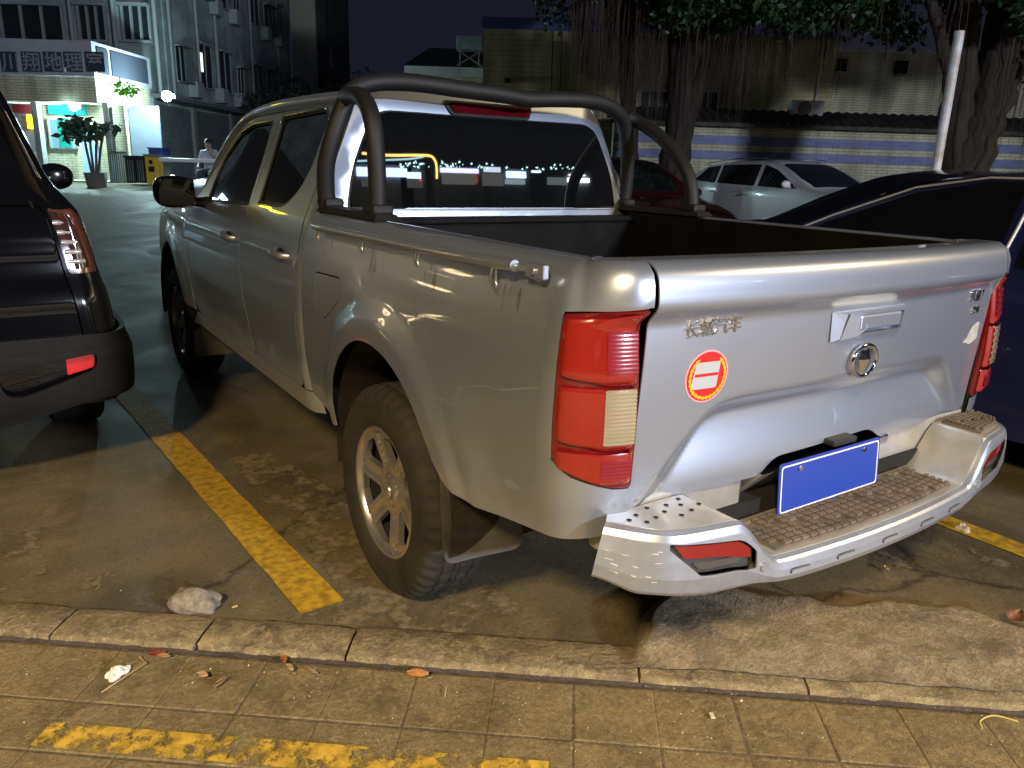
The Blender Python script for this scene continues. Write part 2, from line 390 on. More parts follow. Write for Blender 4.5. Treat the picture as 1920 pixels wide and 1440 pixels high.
# ---- tie-down bar and hooks along each side
for sx in (-1, 1):
    side = bs_l if sx < 0 else bs_r
    b = MB(); pts = [(sx*.872, .50, 1.199), (sx*.886, .40, 1.202), (sx*.888, 0, 1.206), (sx*.888, -.5, 1.210), (sx*.886, -.80, 1.215)]
    b.tube(smooth_path(pts, 5), .0135, 10)
    b.tube([(sx*.880, -.79, 1.212), (sx*.878, -.84, 1.213)], .011, 10, rs=[.011, .006])
    b.bbox((min(sx*.868, sx*.884), -.905, 1.196), (max(sx*.868, sx*.884), -.835, 1.228), .004)
    b.tube([(sx*.882, -.87, 1.212), (sx*.890, -.87, 1.212)], .008, 8)
    rail = b.build('tie_down_bar', paint if sx < 0 else grey_tr, side)
    for yy in (.425, .045, -.33, -.72):
        h = MB(); h.tube(smooth_path([(sx*.880, yy+.024, 1.196), (sx*.893, yy+.008, 1.172), (sx*.893, yy-.014, 1.158), (sx*.893, yy-.016, 1.172), (sx*.882, yy+.004, 1.196)], 5), .0032, 8)
        h.build('rope_hook', alloy, rail)
        if sx < 0:
            for q in range(1): sheet('dirt_streak', rpoly([(U(yy-.012), 1.085+.02*(q+1)), (U(yy-.085), 1.10), (U(yy-.085), 1.168), (U(yy-.012), 1.170)], .015, 3), lambda u, v: bedfn(u, v, .0012), streak, side, res=.02, thick=0)
# ---- wheel arch liners
for sx in (-1, 1):
    for yc in (AYC, 3.23):
        b = MB(); n = 28; vs = []
        for x in (.875, .50):
            for i in range(n+1):
                th = R(-12+i*204/n); rr = .450 if x > .6 else .43
                vs.append((sx*x, yc+rr*math.cos(th)*(.9 if (math.cos(th) > 0 and yc < 1) else 1), .45+rr*math.sin(th)))
        b.add(vs, [(i, i+1, n+2+i, n+1+i) for i in range(n)], True)
        b.add([vs[n+1+i] for i in range(n+1)], [tuple(range(n+1))])
        b.build('wheel_arch_liner', muddy if sx < 0 else under, truck)
# ---- cargo bed inside
b = MB()
b.box((-.70, -1.0, .74), (.70, .60, .76)); 
for k in range(13): b.box((-.66+k*.105, -.98, .76), (-.62+k*.105, .56, .772))
b.box((-.728, -1.02, .74), (-.70, .60, 1.235)); b.box((.70, -1.02, .74), (.728, .60, 1.235))
b.box((-.70, .565, .76), (.70, .60, 1.20))
for s_ in (-1, 1): b.bbox((min(s_*.50, s_*.70), -.42, .76), (max(s_*.50, s_*.70), .33, .98), .05, 3)
b.build('bed_liner', liner, truck)
box('bed_front_cap', (-.73, .545, 1.195), (.73, .625, 1.222), liner, truck, .008)
# ---- tailgate: lip, crease, rolled top
def tgbase(x): return -(1.063 + .045*(1-(x/.73)**2))
def tgrec(x, z):
    # pressed hollow: trapezoid, deep right under its upper edge, running out to the bottom
    top = .930 + .006*math.cos(x*2)
    e = top - z                                    # below upper edge
    sl = .62; ax = abs(x+.01)
    e2 = (.665-ax)*.74 - (z-.745)*.66              # distance to slanting side (approx)
    d = min(e, e2) if True else e
    k = .020
    d = -k*math.log(math.exp(-e/k)+math.exp(-e2/k)) if min(e, e2) > -.3 else -.3
    depth = .054*sstep(0, .062, d)
    fade = 1-sstep(.05, .22, e)*.92
    return depth*(0.30+0.70*fade)
def tgfn(x, v):
    dy = stab(TGy, v, .010); z = stab(TGz, v, .008)
    lean = .020*sstep(1.13, .68, z)
    y = tgbase(x) - dy + (tgrec(x, z) if z < .99 else 0) + lean
    # pocket of the handle
    return (x, y, z)
tgo = [(-.726, .690), (-.30, .693), (-.25, .735), (.16, .745), (.235, .700), (.46, .705), (.50, .715), (.716, .722), (.720, 1.50), (-.726, 1.50)]
tgo = rpoly(tgo, [.004, .02, .03, .03, .03, .02, .01, .01, .004, .004], 3)
hp = rpoly([(-.130, 1.046), (.130, 1.046), (.142, 1.098), (-.142, 1.098)], .012, 3)
tgate = sheet('tailgate', tgo, tgfn, paint, truck, holes=[hp], res=.0095)
b = MB(); b.box((-.715, -1.00, .70), (.712, -.975, 1.232)); b.build('tailgate_inner_skin', liner, tgate)
# handle: faceted bezel, sunken pocket, flap
yh = tgbase(0)
b = MB()
def hx(x): return tgbase(x)
o4 = [(-.150, 1.032), (.150, 1.032), (.157, 1.108), (-.157, 1.108)]
i4 = [(-.078, 1.052), (.108, 1.052), (.116, 1.098), (-.088, 1.098)]
vs = [(x, hx(x)-.002, z) for x, z in o4] + [(x, yh-.026, z) for x, z in i4] + [(x, yh-.004, z) for x, z in i4]
b.add(vs, [(0, 1, 5, 4), (1, 2, 6, 5), (2, 3, 7, 6), (3, 0, 4, 7), (4, 5, 9, 8), (5, 6, 10, 9), (6, 7, 11, 10), (7, 4, 8, 11), (8, 9, 10, 11)])
bz = b.build('handle_bezel', paint, tgate)
b = MB(); b.bbox((-.078, yh-.030, 1.060), (.100, yh-.006, 1.098), .005); b.build('handle_flap', paint, bz)
b = MB()     # the prism left of the flap
b.add([(-.112, yh-.022, 1.108), (-.06, yh-.024, 1.104), (-.045, yh-.032, 1.068), (-.075, yh-.026, 1.046), (-.125, yh-.010, 1.036), (-.055, yh-.006, 1.045), (-.05, yh-.006, 1.1)],
      [(0, 1, 2, 3), (0, 3, 4), (1, 6, 2), (2, 6, 5), (2, 5, 3), (3, 5, 4)])
b.build('handle_grip', paint, bz)
# emblem: oval ring and a faceted upright wedge
b = MB(); ez = .971; ey = tgbase(0)-.006
b.tube([(.051*math.cos(t)*1.0, ey, ez+.041*math.sin(t)) for t in [2*PI*i/48 for i in range(48)]], .0065, 12, closed=True)
b.add([(-.017, ey, ez+.026), (.017, ey, ez+.026), (.026, ey, ez+.004), (0, ey, ez-.041), (-.026, ey, ez+.004), (0, ey-.016, ez+.006), (0, ey-.010, ez+.034)],
      [(0, 6, 5, 4), (6, 1, 2, 5), (5, 2, 3), (4, 5, 3), (0, 1, 6)])
b.build('emblem', chrome, tgate)
text_on('lettering', '长城汽车', .0425, lambda u, v: tgfn(-.630+u, 1.084+v+u*.04), chrome, tgate, .004, space=.92, bold=.0004)
text_on('model_lettering', '风骏7', .040, lambda u, v: tgfn(.545+u, 1.083+v), chrome, tgate, .004, bold=.0005)
text_on('trim_lettering', '柴油', .024, lambda u, v: tgfn(.585+u, 1.045+v), chrome, tgate, .004, bold=.001)
# round sticker
stk_r = mat('sticker_red', (0.60, 0.015, 0.02), rough=0.35, coat=0.6); stk_y = mat('sticker_yellow', (0.85, 0.42, 0.02), rough=0.35, coat=0.5)
stk_w = mat('sticker_white', (0.45, 0.46, 0.48), rough=0.4, coat=0.3); stk_p = mat('sticker_rim', (0.75, 0.35, 0.38), rough=0.35, coat=0.5)
scx, scz = -.548, .988
def circ(r, n=40, ex=1.0): return [(scx+r*math.cos(2*PI*i/n)*ex, scz+r*math.sin(2*PI*i/n)) for i in range(n)]
def tgo_(off): return lambda x, v: (tgfn(x, v)[0], tgfn(x, v)[1]-off, tgfn(x, v)[2])
st = sheet('round_sticker', circ(.0615), tgo_(.0012), stk_p, tgate, res=.02, thick=.0010)
sheet('sticker_field', circ(.0575), tgo_(.0018), stk_r, st, res=.02, thick=.0005)
sheet('sticker_panel', rpoly([(scx-.045, scz-.028), (scx+.030, scz-.028), (scx+.034, scz+.034), (scx-.036, scz+.034)], .004), tgo_(.0024), stk_w, st, res=.02, thick=.0005)
sheet('sticker_bar', [(scx-.036, scz+.001), (scx+.030, scz+.001), (scx+.030, scz+.008), (scx-.036, scz+.008)], tgo_(.0030), stk_r, st, res=.02, thick=.0005)
b = MB()
for s_ in (-1, 1):
    for k in range(11):
        a = R(-84 + k*13)*1; rr = .050
        px_, pz_ = scx+s_*rr*math.cos(a), scz+rr*math.sin(a); ang = (a+PI/2)
        dx, dz = s_*math.cos(ang), math.sin(ang); L_, w_ = .010, .0048
        q = [(px_-dx*L_, pz_-dz*L_), (px_+dz*w_, pz_-dx*w_), (px_+dx*L_, pz_+dz*L_), (px_-dz*w_, pz_+dx*w_)]
        b.add([(x, tgfn(x, z)[1]-.0034, z) for x, z in q], [(0, 1, 2, 3)])
b.build('sticker_wreath', stk_y, st)
scuff = mat('sticker_residue', (0.42, 0.40, 0.36), rough=0.8, var=0.3, vs=40)
b = MB()
sheet('sticker_residue', rpoly([(.575, .952), (.60, .965), (.625, 1.0), (.672, 1.012), (.682, .955), (.63, .94), (.61, .948)], .01), tgo_(.001), scuff, tgate, res=.02, thick=.0006)
# chips and dirt under the lip
# ---- tail lamps
def lampfn(off): return lambda u, v: bedfn(u, v, off)
for mir in (False, True):
    base = sheet('tail_lamp', rpoly(lamp_o[:4]+[(UEND-.004, .754), (UEND-.004, 1.155)]+lamp_o[6:], .012), lampfn(.001), mat('lamp_red_body', (.17, .008, .008), rough=.15, coat=1), truck, res=.022, thick=.03, mirror=mir)
    u0 = U(-.968)
    for (z0, z1, zt1) in ((1.000, 1.128, .012), (.858, .988, 0), (.775, .846, 0)):
        o_ = [(u0+.008, z0+.012), (UEND-.075, z0-.006), (UEND-.012, z0-.004), (UEND-.012, z1+zt1*1.0), (UEND-.075, z1+zt1*.6), (u0+.008, z1-.002)]
        if z0 < .80: o_[0] = (u0+.012, z0+.036); o_[1] = (UEND-.09, z0)
        def fnl(u, v, z0=z0, z1=z1):
            e = min(u-(u0+.008), UEND-.012-u, v-z0+.006, z1+.012-v)
            return bedfn(u, v, .006+.009*sstep(-.002, .014, e)+.007*sstep(UEND-.12, UEND-.085, u)*sstep(UEND-.012, UEND-.03, u))
        sheet('red_lens', rpoly(o_, .006, 2), fnl, red_l, base, res=.010, thick=.006, mirror=mir)
    for nm, zz0, zz1, mm in (('stop_lens', 1.020, 1.108, red_r), ('reverse_lens', .866, .988, clr_l), ('fog_lens', .790, .832, red_r)):
        sheet(nm, rpoly([(UEND-.088, zz0), (UEND-.022, zz0), (UEND-.022, zz1), (UEND-.088, zz1)], .004, 2),
              lambda u, v: bedfn(u, v, .0240+.0024*math.sin(v*2*PI/.0085)), mm, base, res=.0022 if not mir else .006, thick=.003, mirror=mir)
    # rubber seam
# ---- rear bumper
def bend(x, y, z): return (x, y, z)
def ztop(x):
    a = abs(x); return .575 + (.692-.575)*sstep(.42, .56, a) 
BPL = []          # outer plan curve, x from -.93 to .93
for i in range(121):
    x = -0.86+1.72*i/120; a = abs(x)
    y = -1.272 + .050*(a/.6)**2
    if a > .68: y += .085*((a-.68)/.18)**2.2
    BPL.append((x, y))
BLn = [0]
for i in range(1, 121): BLn.append(BLn[-1]+math.dist(BPL[i], BPL[i-1]))
BL = BLn[-1]
def bplan(s):
    s = min(max(s, 0), BL-1e-6); i = int(np.searchsorted(BLn, s, side='right'))-1; t = (s-BLn[i])/(BLn[i+1]-BLn[i])
    a, c = BPL[i], BPL[i+1]; x, y = a[0]+(c[0]-a[0])*t, a[1]+(c[1]-a[1])*t
    j = max(i-2, 0); k = min(i+3, 120); tx, ty = BPL[k][0]-BPL[j][0], BPL[k][1]-BPL[j][1]; L = math.hypot(tx, ty)
    return x, y, (ty/L, -tx/L)
def zbot(x): return .508 + .012*sstep(.35, .5, abs(x)) + .022*sstep(.60, .78, abs(x)) + .028*sstep(.78, .86, abs(x))
BP = [(0, .035, 0), (.06, .016, .03), (.14, .006, .10), (.35, .0, .33), (.60, .002, .6), (.85, .006, .86), (.94, .012, .96), (1.0, .028, 1.0)]
def bumpfn(s, w, off=0):
    """w 0..1 over the outer face, 1..2 over the top toward the body"""
    x, y, (nx, ny) = bplan(s); zt, zb_ = ztop(x), zbot(x)
    if w <= 1:
        ins = lerp_tab([(a, b_) for a, b_, c in BP], w)-off; z = zb_+(zt-zb_)*lerp_tab([(a, c) for a, b_, c in BP], w)
        X, Y = x-nx*ins, y-ny*ins
        k_ = sstep(.70, .86, abs(x)); X -= math.copysign(.032*w*k_, x)
    else:
        k = w-1; yb = -1.045; X0, Y0 = x-nx*.028-math.copysign(.032*sstep(.70, .86, abs(x)), x), y-ny*.028
        X = X0 + (min(max(x, -.785), .785)-X0)*k; Y = Y0+(yb-Y0)*k if yb > Y0 else Y0; z = zt+.001+off - .006*sstep(0, .25, k)*0
    return bend(X, Y, z)
def s_of(x):
    return float(np.interp(x, [p[0] for p in BPL], BLn))
def refl_pocket(sx, grow=0):
    a, c = s_of(sx*.735), s_of(sx*.50)
    g = grow
    q = 1 if sx < 0 else -1; p = [(a-g*q, .84+g*3), (c+g*q, .74+g*3), (c+g*q, .44-g*3), (c-.03*q, .36-g*3), (a+.085*q, .38-g*3), (a-g*q, .76)]
    return p
pk = [rpoly(refl_pocket(-1), .012, 3), rpoly(list(reversed(refl_pocket(1))), .012, 3)]
bump = sheet('rear_bumper', [(0.001, 0), (BL-.001, 0), (BL-.001, 1), (0.001, 1)], bumpfn, clean_paint, truck, holes=pk, res=.0165, thick=.004, dn=.003)
sheet('bumper_top', [(0.001, 1.0), (BL-.001, 1.0), (BL-.001, 2.0), (0.001, 2.0)], bumpfn, paint_d, bump, res=.03, thick=.003, dn=.003)
for s0_ in (0.002, BL-.002):
    b = MB(); ring = [bumpfn(s0_, w/12, -.001) for w in range(13)]
    sg = 1 if s0_ > 1 else -1; p1_, p0_ = ring[-1], ring[0]; ring += [(p1_[0]-sg*.05, p1_[1]+.02, p1_[2]-.004), (p0_[0]-sg*.05, p0_[1]+.02, p0_[2]+.004)]
    b.add(ring, [tuple(range(len(ring)))]); b.build('bumper_end', clean_paint, bump)
sheet('bumper_underside', [(0.30, -.45), (BL-.30, -.45), (BL-.12, 0), (.12, 0)],
      lambda s, w: (lambda p, q: (p[0], p[1]-w*.5, p[2]))(bumpfn(s, 0), 0), paint_d, bump, res=.06, thick=.003)
for sx in (-1, 1):
    pp = rpoly(refl_pocket(sx, .004), .012, 3)
    if sx > 0: pp = list(reversed(pp))
    pc = sheet('reflector_pocket', pp, lambda s, w: bumpfn(s, w, -.022), grey_tr, bump, res=.02, thick=.003)
    a, c = s_of(sx*.720), s_of(sx*.512); lo_, hi_ = min(a, c), max(a, c)
    sheet('reflector', rpoly([(lo_+(.03 if sx < 0 else 0), .60 if sx < 0 else .55), (hi_-(.03 if sx > 0 else 0), .55 if sx < 0 else .60), (hi_, .70 if sx < 0 else .79), (lo_, .79 if sx < 0 else .70)], .006, 2), lambda s, w: bumpfn(s, w, -.010), red_d, pc, res=.02, thick=.01)
    sheet('reflector_lower_trim', rpoly([(lo_+.075, .42), (hi_-.035, .42), (hi_-.015, .51), (lo_+.055, .51)], .006, 2), lambda s, w: bumpfn(s, w, -.015), mat('clear_lower_lens', (.07, .065, .06), rough=.2, coat=1), pc, res=.02, thick=.006)
    b = MB(); q = bumpfn(s_of(sx*.475), .55, 0); b.tube([(q[0], q[1]+.01, q[2]), (q[0], q[1]-.004, q[2])], .013, 16); b.build('parking_sensor', paint, bump)
# moulded marks along the lower face
for xx in (-.36, -.20, -.02, .16, .32):
    b = MB(); pts = [bumpfn(s_of(xx-.03), .42, .001), bumpfn(s_of(xx-.024), .56, .002), bumpfn(s_of(xx+.03), .56, .002)]
    b.tube(smooth_path(pts, 4), .0022, 6); b.build('moulded_mark', grey_tr, bump)
# step pads with cleats
def pad(name, x0, x1, w0, w1, z, nx_, ny_):
    b = MB(); n = 14
    def P(x, w, dz): q = bumpfn(s_of(x), 1+w, dz); return q
    g = [[P(x0+(x1-x0)*i/n, w0+(w1-w0)*j/3, .007) for j in range(4)] for i in range(n+1)]
    vs = [p for r_ in g for p in r_]; b.add(vs, [(i*4+j, (i+1)*4+j, (i+1)*4+j+1, i*4+j+1) for i in range(n) for j in range(3)])
    edge = [g[i][0] for i in range(n+1)]+[g[n][j] for j in range(1, 4)]+[g[i][3] for i in range(n-1, -1, -1)]+[g[0][j] for j in (2, 1)]
    k = len(edge); b.add(edge+[(p[0], p[1], p[2]-.008) for p in edge], [(i, (i+1) % k, (i+1) % k+k, i+k) for i in range(k)])
    for j in range(ny_):
        wa = w0+(w1-w0)*(j+.18)/ny_; wb = w0+(w1-w0)*(j+.72)/ny_
        for i in range(nx_):
            if (i*7+j*3) % 11 == 0: continue
            xa = x0+(x1-x0)*(i+.12+.04*(j % 2))/nx_; xb = x0+(x1-x0)*(i+.90)/nx_
            A = [P(xa, wa, .007), P(xb, wa, .007), P(xb, wb, .007), P(xa, wb, .007)]
            T = [(p[0], p[1], p[2]+.007) for p in A]; b.add(A+T, [(4, 5, 6, 7), (0, 1, 5, 4), (1, 2, 6, 5), (2, 3, 7, 6), (3, 0, 4, 7)])
    return b.build(name, tread_m, bump)
pad('step_pad', -.40, .38, .08, .86, 0, 26, 7)
pad('step_pad', .575, .775, .12, .92, 0, 9, 9)
for (xx, ww) in ((-.83, .55), (-.79, .72), (-.76, .50), (-.72, .62), (-.70, .40), (-.66, .70), (-.66, .48), (-.62, .60), (-.74, .86), (-.64, .88), (-.80, .38), (-.69, .80)):
    p = bumpfn(s_of(xx+.055), 1+ww, .0015); n = 10; b = MB()
    b.add([(p[0]+.006*math.cos(2*PI*i/n), p[1]+.006*math.sin(2*PI*i/n), p[2]) for i in range(n)], [tuple(range(n))]); b.build('bolt_hole', under, bump)
# scrapes on the near corner
scr = mat('scraped_paint', (.50, .49, .47), rough=.6)
rs = random.Random(4)
for k in range(13):
    b = MB()
    s0 = s_of(-.855+rs.random()*.10); w0 = .25+rs.random()*.55; l = .004+rs.random()*.016
    p0, p1, p2, p3 = bumpfn(s0, w0, .0006), bumpfn(s0+l, w0+rs.uniform(-.01, .01), .0006), bumpfn(s0+l, w0+.018, .0006), bumpfn(s0, w0+.014, .0006)
    b.add([p0, p1, p2, p3], [(0, 1, 2, 3)]); b.build('paint_scrape', scr, bump)
# plate bracket below the tailgate, plate
b = MB()
b.add([(-.30, -1.075, .70), (.25, -1.075, .71), (.25, -.98, .60), (-.30, -.98, .60), (-.34, -.985, .70), (.33, -.985, .72), (.40, -.985, .60)],
      [(0, 1, 2, 3), (0, 3, 4), (1, 5, 6), (1, 6, 2)])
b.build('rear_valance', paint_d, truck)
for xa, xb in ((-.76, -.33), (.27, .76)): box('valance_end', (xa, -1.040, .57), (xb, -.95, .712), paint_d, truck, .012)
pl_b = mat('plate_blue', (.02, .055, .36), rough=.4, coat=.2); pl_w = mat('plate_white', (.8, .8, .82), rough=.4)
def plfn(u, w, off=0): return (u-.035, -1.100+.012*(w/.14)-off, .582+w)
lp = sheet('licence_plate', rpoly([(-.22, 0), (.22, 0), (.22, .14), (-.22, .14)], .012), plfn, pl_b, truck, res=.05, thick=.003)
sheet('plate_border', rpoly([(-.213, .007), (.213, .007), (.213, .133), (-.213, .133)], .010), lambda u, w: plfn(u, w, .0012), pl_w, lp, holes=[rpoly([(-.209, .011), (.209, .011), (.209, .129), (-.209, .129)], .009)], res=.05, thick=.0005)
for q in (-.14, .14):
    b = MB(); c_ = plfn(q, .118, .001); b.tube([(c_[0], c_[1], c_[2]), (c_[0], c_[1]-.005, c_[2])], .007, 10); b.build('plate_bolt', chrome, lp)
box('plate_lamp', (-.05, -1.10, .735), (.05, -1.06, .752), blk_pl, truck, .004)
# ---- cab side
XC = [(.40, .835), (.50, .858), (.6, .876), (.8, .888), (.95, .886), (1.03, .878), (1.055, .872), (1.075, .862), (1.14, .848), (1.2, .828), (1.25, .803), (1.45, .706), (1.67, .600), (1.70, .575)]
def xc(y, z):
    x = stab(XC, z, .012); 
    x -= .11*sstep(2.7, 4.3, y)**1.2 + .02*sstep(2.0, 2.7, y)*sstep(1.1, 1.5, z)
    return x
FYC = 3.23
def cabfn(y, z, off=0):
    x = xc(y, z)+off
    r = math.hypot(y-FYC, z-.45)
    if r < .62 and z < 1.0: x += .022*(1-sstep(.48, .60, r))
    if y < .706: x -= .040*max(0, (.706-y)/.075)**2
    # sharp shoulder line through the door handles
    x += .006*math.exp(-((z-1.045)/.012)**2)
    return (-x, y, z)
rwin = rpoly([(1.392, 1.228), (1.465, 1.40), (1.560, 1.618), (1.012, 1.636), (.945, 1.605), (.905, 1.40), (.935, 1.31), (1.03, 1.236)], [.02, 0, .03, .05, .03, .04, .06, .05], 4)
fwin = rpoly([(1.530, 1.218), (1.612, 1.44), (1.690, 1.606), (2.02, 1.596), (2.22, 1.545), (2.36, 1.42), (2.36, 1.32), (2.30, 1.19)], [.01, 0, .02, .1, .1, .06, .03, .02], 4)
rdoor = rpoly([(.715, .545), (.730, .95), (.745, 1.17), (.80, 1.43), (.885, 1.655), (1.60, 1.645), (1.560, 1.44), (1.500, 1.20), (1.512, 1.05), (1.500, .88), (1.420, .70), (1.385, .545)], [.04, 0, .1, .1, .04, .02, 0, 0, 0, .1, .1, .02], 3)
fdoor = rpoly([(1.392, .545), (1.427, .70), (1.507, .88), (1.519, 1.05), (1.507, 1.20), (1.567, 1.44), (1.607, 1.645), (2.0, 1.640), (2.27, 1.585), (2.43, 1.44), (2.50, 1.23), (2.66, 1.14), (2.72, .98), (2.60, .62), (2.50, .545)], [.02, .1, .1, 0, 0, 0, .02, .1, .1, .1, .05, .05, .1, .05, .05], 3)
cpil = [(.632, .545), (.700, .545), (.718, .95), (.733, 1.17), (.787, 1.43), (.872, 1.662), (.80, 1.68), (.735, 1.43), (.655, 1.24)]
fend = [(2.73, .99), (2.67, 1.148), (2.56, 1.19), (3.2, 1.135), (4.0, 1.02), (4.15, .80), (4.15, .50), (3.66, .50)] + [(FYC+.445*math.cos(R(6+i*11.4)), .45+.445*math.sin(R(6+i*11.4))) for i in range(15)] + [(2.615, .545), (2.62, .62)]
rock = [(.632, .45), (2.72, .45), (2.60, .538), (.632, .538)]
for mir in (False, True):
    rr_ = .03 if not mir else .06
    d1 = sheet('rear_door', rdoor, cabfn, paint, truck, holes=[rwin], res=rr_, flip=True, mirror=mir, thick=.003)
    d2 = sheet('front_door', fdoor, cabfn, paint, truck, holes=[fwin], res=rr_, flip=True, mirror=mir, thick=.003)
    for dd, wn in ((d1, rwin), (d2, fwin)):
        sheet('door_glass', wn, lambda y, z: cabfn(y, z, -.012), glass, dd, res=.05, flip=True, mirror=mir, thick=.004)
        # window surround
        c_ = np.mean(np.array(wn), 0)
        inner = [(p[0]+(c_[0]-p[0])*.045, p[1]+(c_[1]-p[1])*.07) for p in wn]
        sheet('window_seal', wn, lambda y, z: cabfn(y, z, -.004), blk_pl, dd, holes=[inner], res=.04, flip=True, mirror=mir, thick=.004)
    b = MB()
    for wn in (rwin, fwin):
        pts = [cabfn(y, z, .001) for y, z in wn if z > 1.54]
        pts.sort(key=lambda p: p[1]); b.tube([((-p[0] if mir else p[0]), p[1], p[2]) for p in pts], .005, 6)
        pts = [cabfn(y, z, .001) for y, z in wn if z < 1.242]
        pts.sort(key=lambda p: p[1]); b.tube([((-p[0] if mir else p[0]), p[1], p[2]) for p in pts], .004, 6)
    b.build('window_chrome_strip', chrome, truck)
    sheet('cab_corner', cpil, cabfn, paint, truck, res=.03, flip=True, mirror=mir, thick=.02)
    sheet('front_fender', fend, cabfn, paint, truck, res=.04, flip=True, mirror=mir, thick=.004)
    sheet('rocker_panel', rock, cabfn, paint, truck, res=.04, flip=True, mirror=mir, thick=.004)
    sheet('cab_inner_shell', [(.64, .47), (2.70, .47), (2.70, 1.13), (2.48, 1.2), (2.44, 1.42), (2.25, 1.6), (1.9, 1.64), (.84, 1.65), (.65, 1.2)], lambda y, z: cabfn(y, z, -.045), under, truck, res=.08, flip=True, mirror=mir, thick=.004)
    sx = 1 if mir else -1
    for yy, dd in ((.905, d1), (1.70, d2)):
        b = MB(); xh = xc(yy, 1.06)
        pts = [(sx*(xh-.004), yy-.085, 1.058), (sx*(xh+.028), yy-.060, 1.060), (sx*(xh+.036), yy, 1.062), (sx*(xh+.028), yy+.055, 1.064), (sx*(xh-.004), yy+.085, 1.066)]
        b.tube(smooth_path(pts, 5), .014, 12)
        b.build('door_handle', paint, dd)
        b = MB(); n = 20
        b.add([(sx*(xh+.0035), yy+.06*math.cos(2*PI*i/n), 1.055+.030*math.sin(2*PI*i/n)) for i in range(n)], [tuple(range(n))]); b.build('handle_recess', under, dd)
    # mirror
    mr_ = MB(); bm = bmesh.new(); bmesh.ops.create_uvsphere(bm, u_segments=24, v_segments=16, radius=1)
    for v in bm.verts:
        c = v.co; f_ = lambda t, e: math.copysign(abs(t)**e, t)
        v.co = Vector((sx*(1.0+.104*f_(c.x, .75)), 2.27+.060*f_(c.y, .7), 1.246+.084*f_(c.z, .72)+.010*sx*c.x*0))
    mr_.add([v.co for v in bm.verts], [[v.index for v in f.verts] for f in bm.faces], True); bm.free()
    mo = mr_.build('door_mirror', blk_gl, truck)
    b = MB(); b.tube([(sx*.80, 2.33, 1.185), (sx*.88, 2.30, 1.19), (sx*.94, 2.27, 1.205)], .03, 10, rs=[.036, .026, .03]); b.build('mirror_arm', blk_pl, mo)
    b = MB(); b.bbox((min(sx*.91, sx*1.09), 2.202, 1.178), (max(sx*.91, sx*1.09), 2.215, 1.315), .006); b.build('mirror_glass', glass, mo)
# roof
def rooffn(x, y):
    e = abs(x)/.62; z = 1.682+.050*(1-e**2.4) - .11*max(0, (y-1.9)/.45)**2*.5 - .015*sstep(1.0, .78, y)
    z -= .09*max(0, e-.9)*3
    return (x, y, z)
rof = [(-.60, .80), (0, .775), (.60, .80), (.62, 1.5), (.615, 2.2), (.45, 2.33), (-.45, 2.33), (-.615, 2.2), (-.62, 1.5)]
sheet('roof', rpoly(rof, .03, 3), rooffn, paint, truck, res=.06, thick=.012)
for sx in (-1, 1):
    b = MB(); b.tube(smooth_path([(sx*.602, .81, 1.668), (sx*.612, 1.2, 1.672), (sx*.614, 1.7, 1.668), (sx*.61, 2.1, 1.642), (sx*.63, 2.3, 1.58), (sx*.70, 2.46, 1.42), (sx*.775, 2.56, 1.22)], 5), .026, 12)
    b.build('roof_gutter', paint, truck)
# windshield, hood, front
sheet('windshield', [(-.70, 0), (.70, 0), (.60, 1), (-.60, 1)], lambda x, t: (x, 2.66-.36*t-.14*x*x, 1.20+.46*t), glass, truck, res=.12, thick=.004, flip=True)
sheet('hood', [(-.80, 2.60), (.80, 2.60), (.76, 3.6), (.66, 4.1), (-.66, 4.1), (-.76, 3.6)], lambda x, y: (x, y, 1.195-.05*(y-2.6)-.10*sstep(3.4, 4.2, y)-.05*(abs(x)/.8)**3+.012*sstep(.36, .42, abs(x))), paint, truck, res=.06, thick=.01)
sheet('front_face', [(-.78, .42), (.78, .42), (.70, 1.04), (-.70, 1.04)], lambda x, z: (x, 4.20-.12*x*x, z), paint, truck, res=.1, thick=.01, flip=True)
# ---- cab rear wall, window, third brake lamp
def hw(z): return .800-.47*(z-1.24)
def crfn(x, z, off=0):
    t = (z-1.18)/.5
    y = .662 + .060*t + .020*(z > 1.62)*(z-1.62)/.1 + .012*(abs(x)/.7)**2 + .04*max(0, abs(x)-hw(z)+.07)/.07*.5
    return (x, y-off, z)
def hw(z): return .800-.47*(z-1.24)
co = [(-.78, 1.13), (.78, 1.13), (.785, 1.25), (.69, 1.45), (.600, 1.655), (.55, 1.700), (.3, 1.722), (-.3, 1.722), (-.55, 1.700), (-.600, 1.655), (-.69, 1.45), (-.785, 1.25)]
wo_ = rpoly([(-.672, 1.252), (.678, 1.252), (.655, 1.40), (.545, 1.618), (-.540, 1.618), (-.640, 1.40)], [.015, .015, .12, .07, .07, .12], 5)
sheet('cab_rear_panel', co, crfn, paint, truck, holes=[wo_], res=.05, thick=.02)
def glfn(x, z): return (x, .672+.030*(z-1.25)/.36+.004*(abs(x)/.68)**2, z)
rg = sheet('rear_window', wo_, glfn, glass, truck, res=.04, thick=.005)
b = MB(); b.tube([crfn(p[0], p[1], .001) for p in wo_], .006, 6, closed=True); b.build('window_rubber', blk_pl, rg)
b = MB(); b.tube([crfn(x, 1.246, .006) for x in (-.66, -.3, 0, .3, .66)], .004, 6); b.build('lower_ledge', paint, truck)
b = MB()
pr = [(-.215, 1.672), (.190, 1.672), (.175, 1.632), (-.190, 1.632)]
sheet('high_brake_lamp', rpoly(pr, .014, 4), lambda x, z: crfn(x, z, .022), mat('unlit_brake_lens', (.085, .003, .006), rough=.12, coat=1), truck, res=.02, thick=.02)
sheet('brake_lamp_housing', rpoly([(-.235, 1.680), (.208, 1.680), (.186, 1.622), (-.205, 1.622)], .018, 4), lambda x, z: crfn(x, z, .010), blk_pl, truck, res=.03, thick=.01)
b = MB()
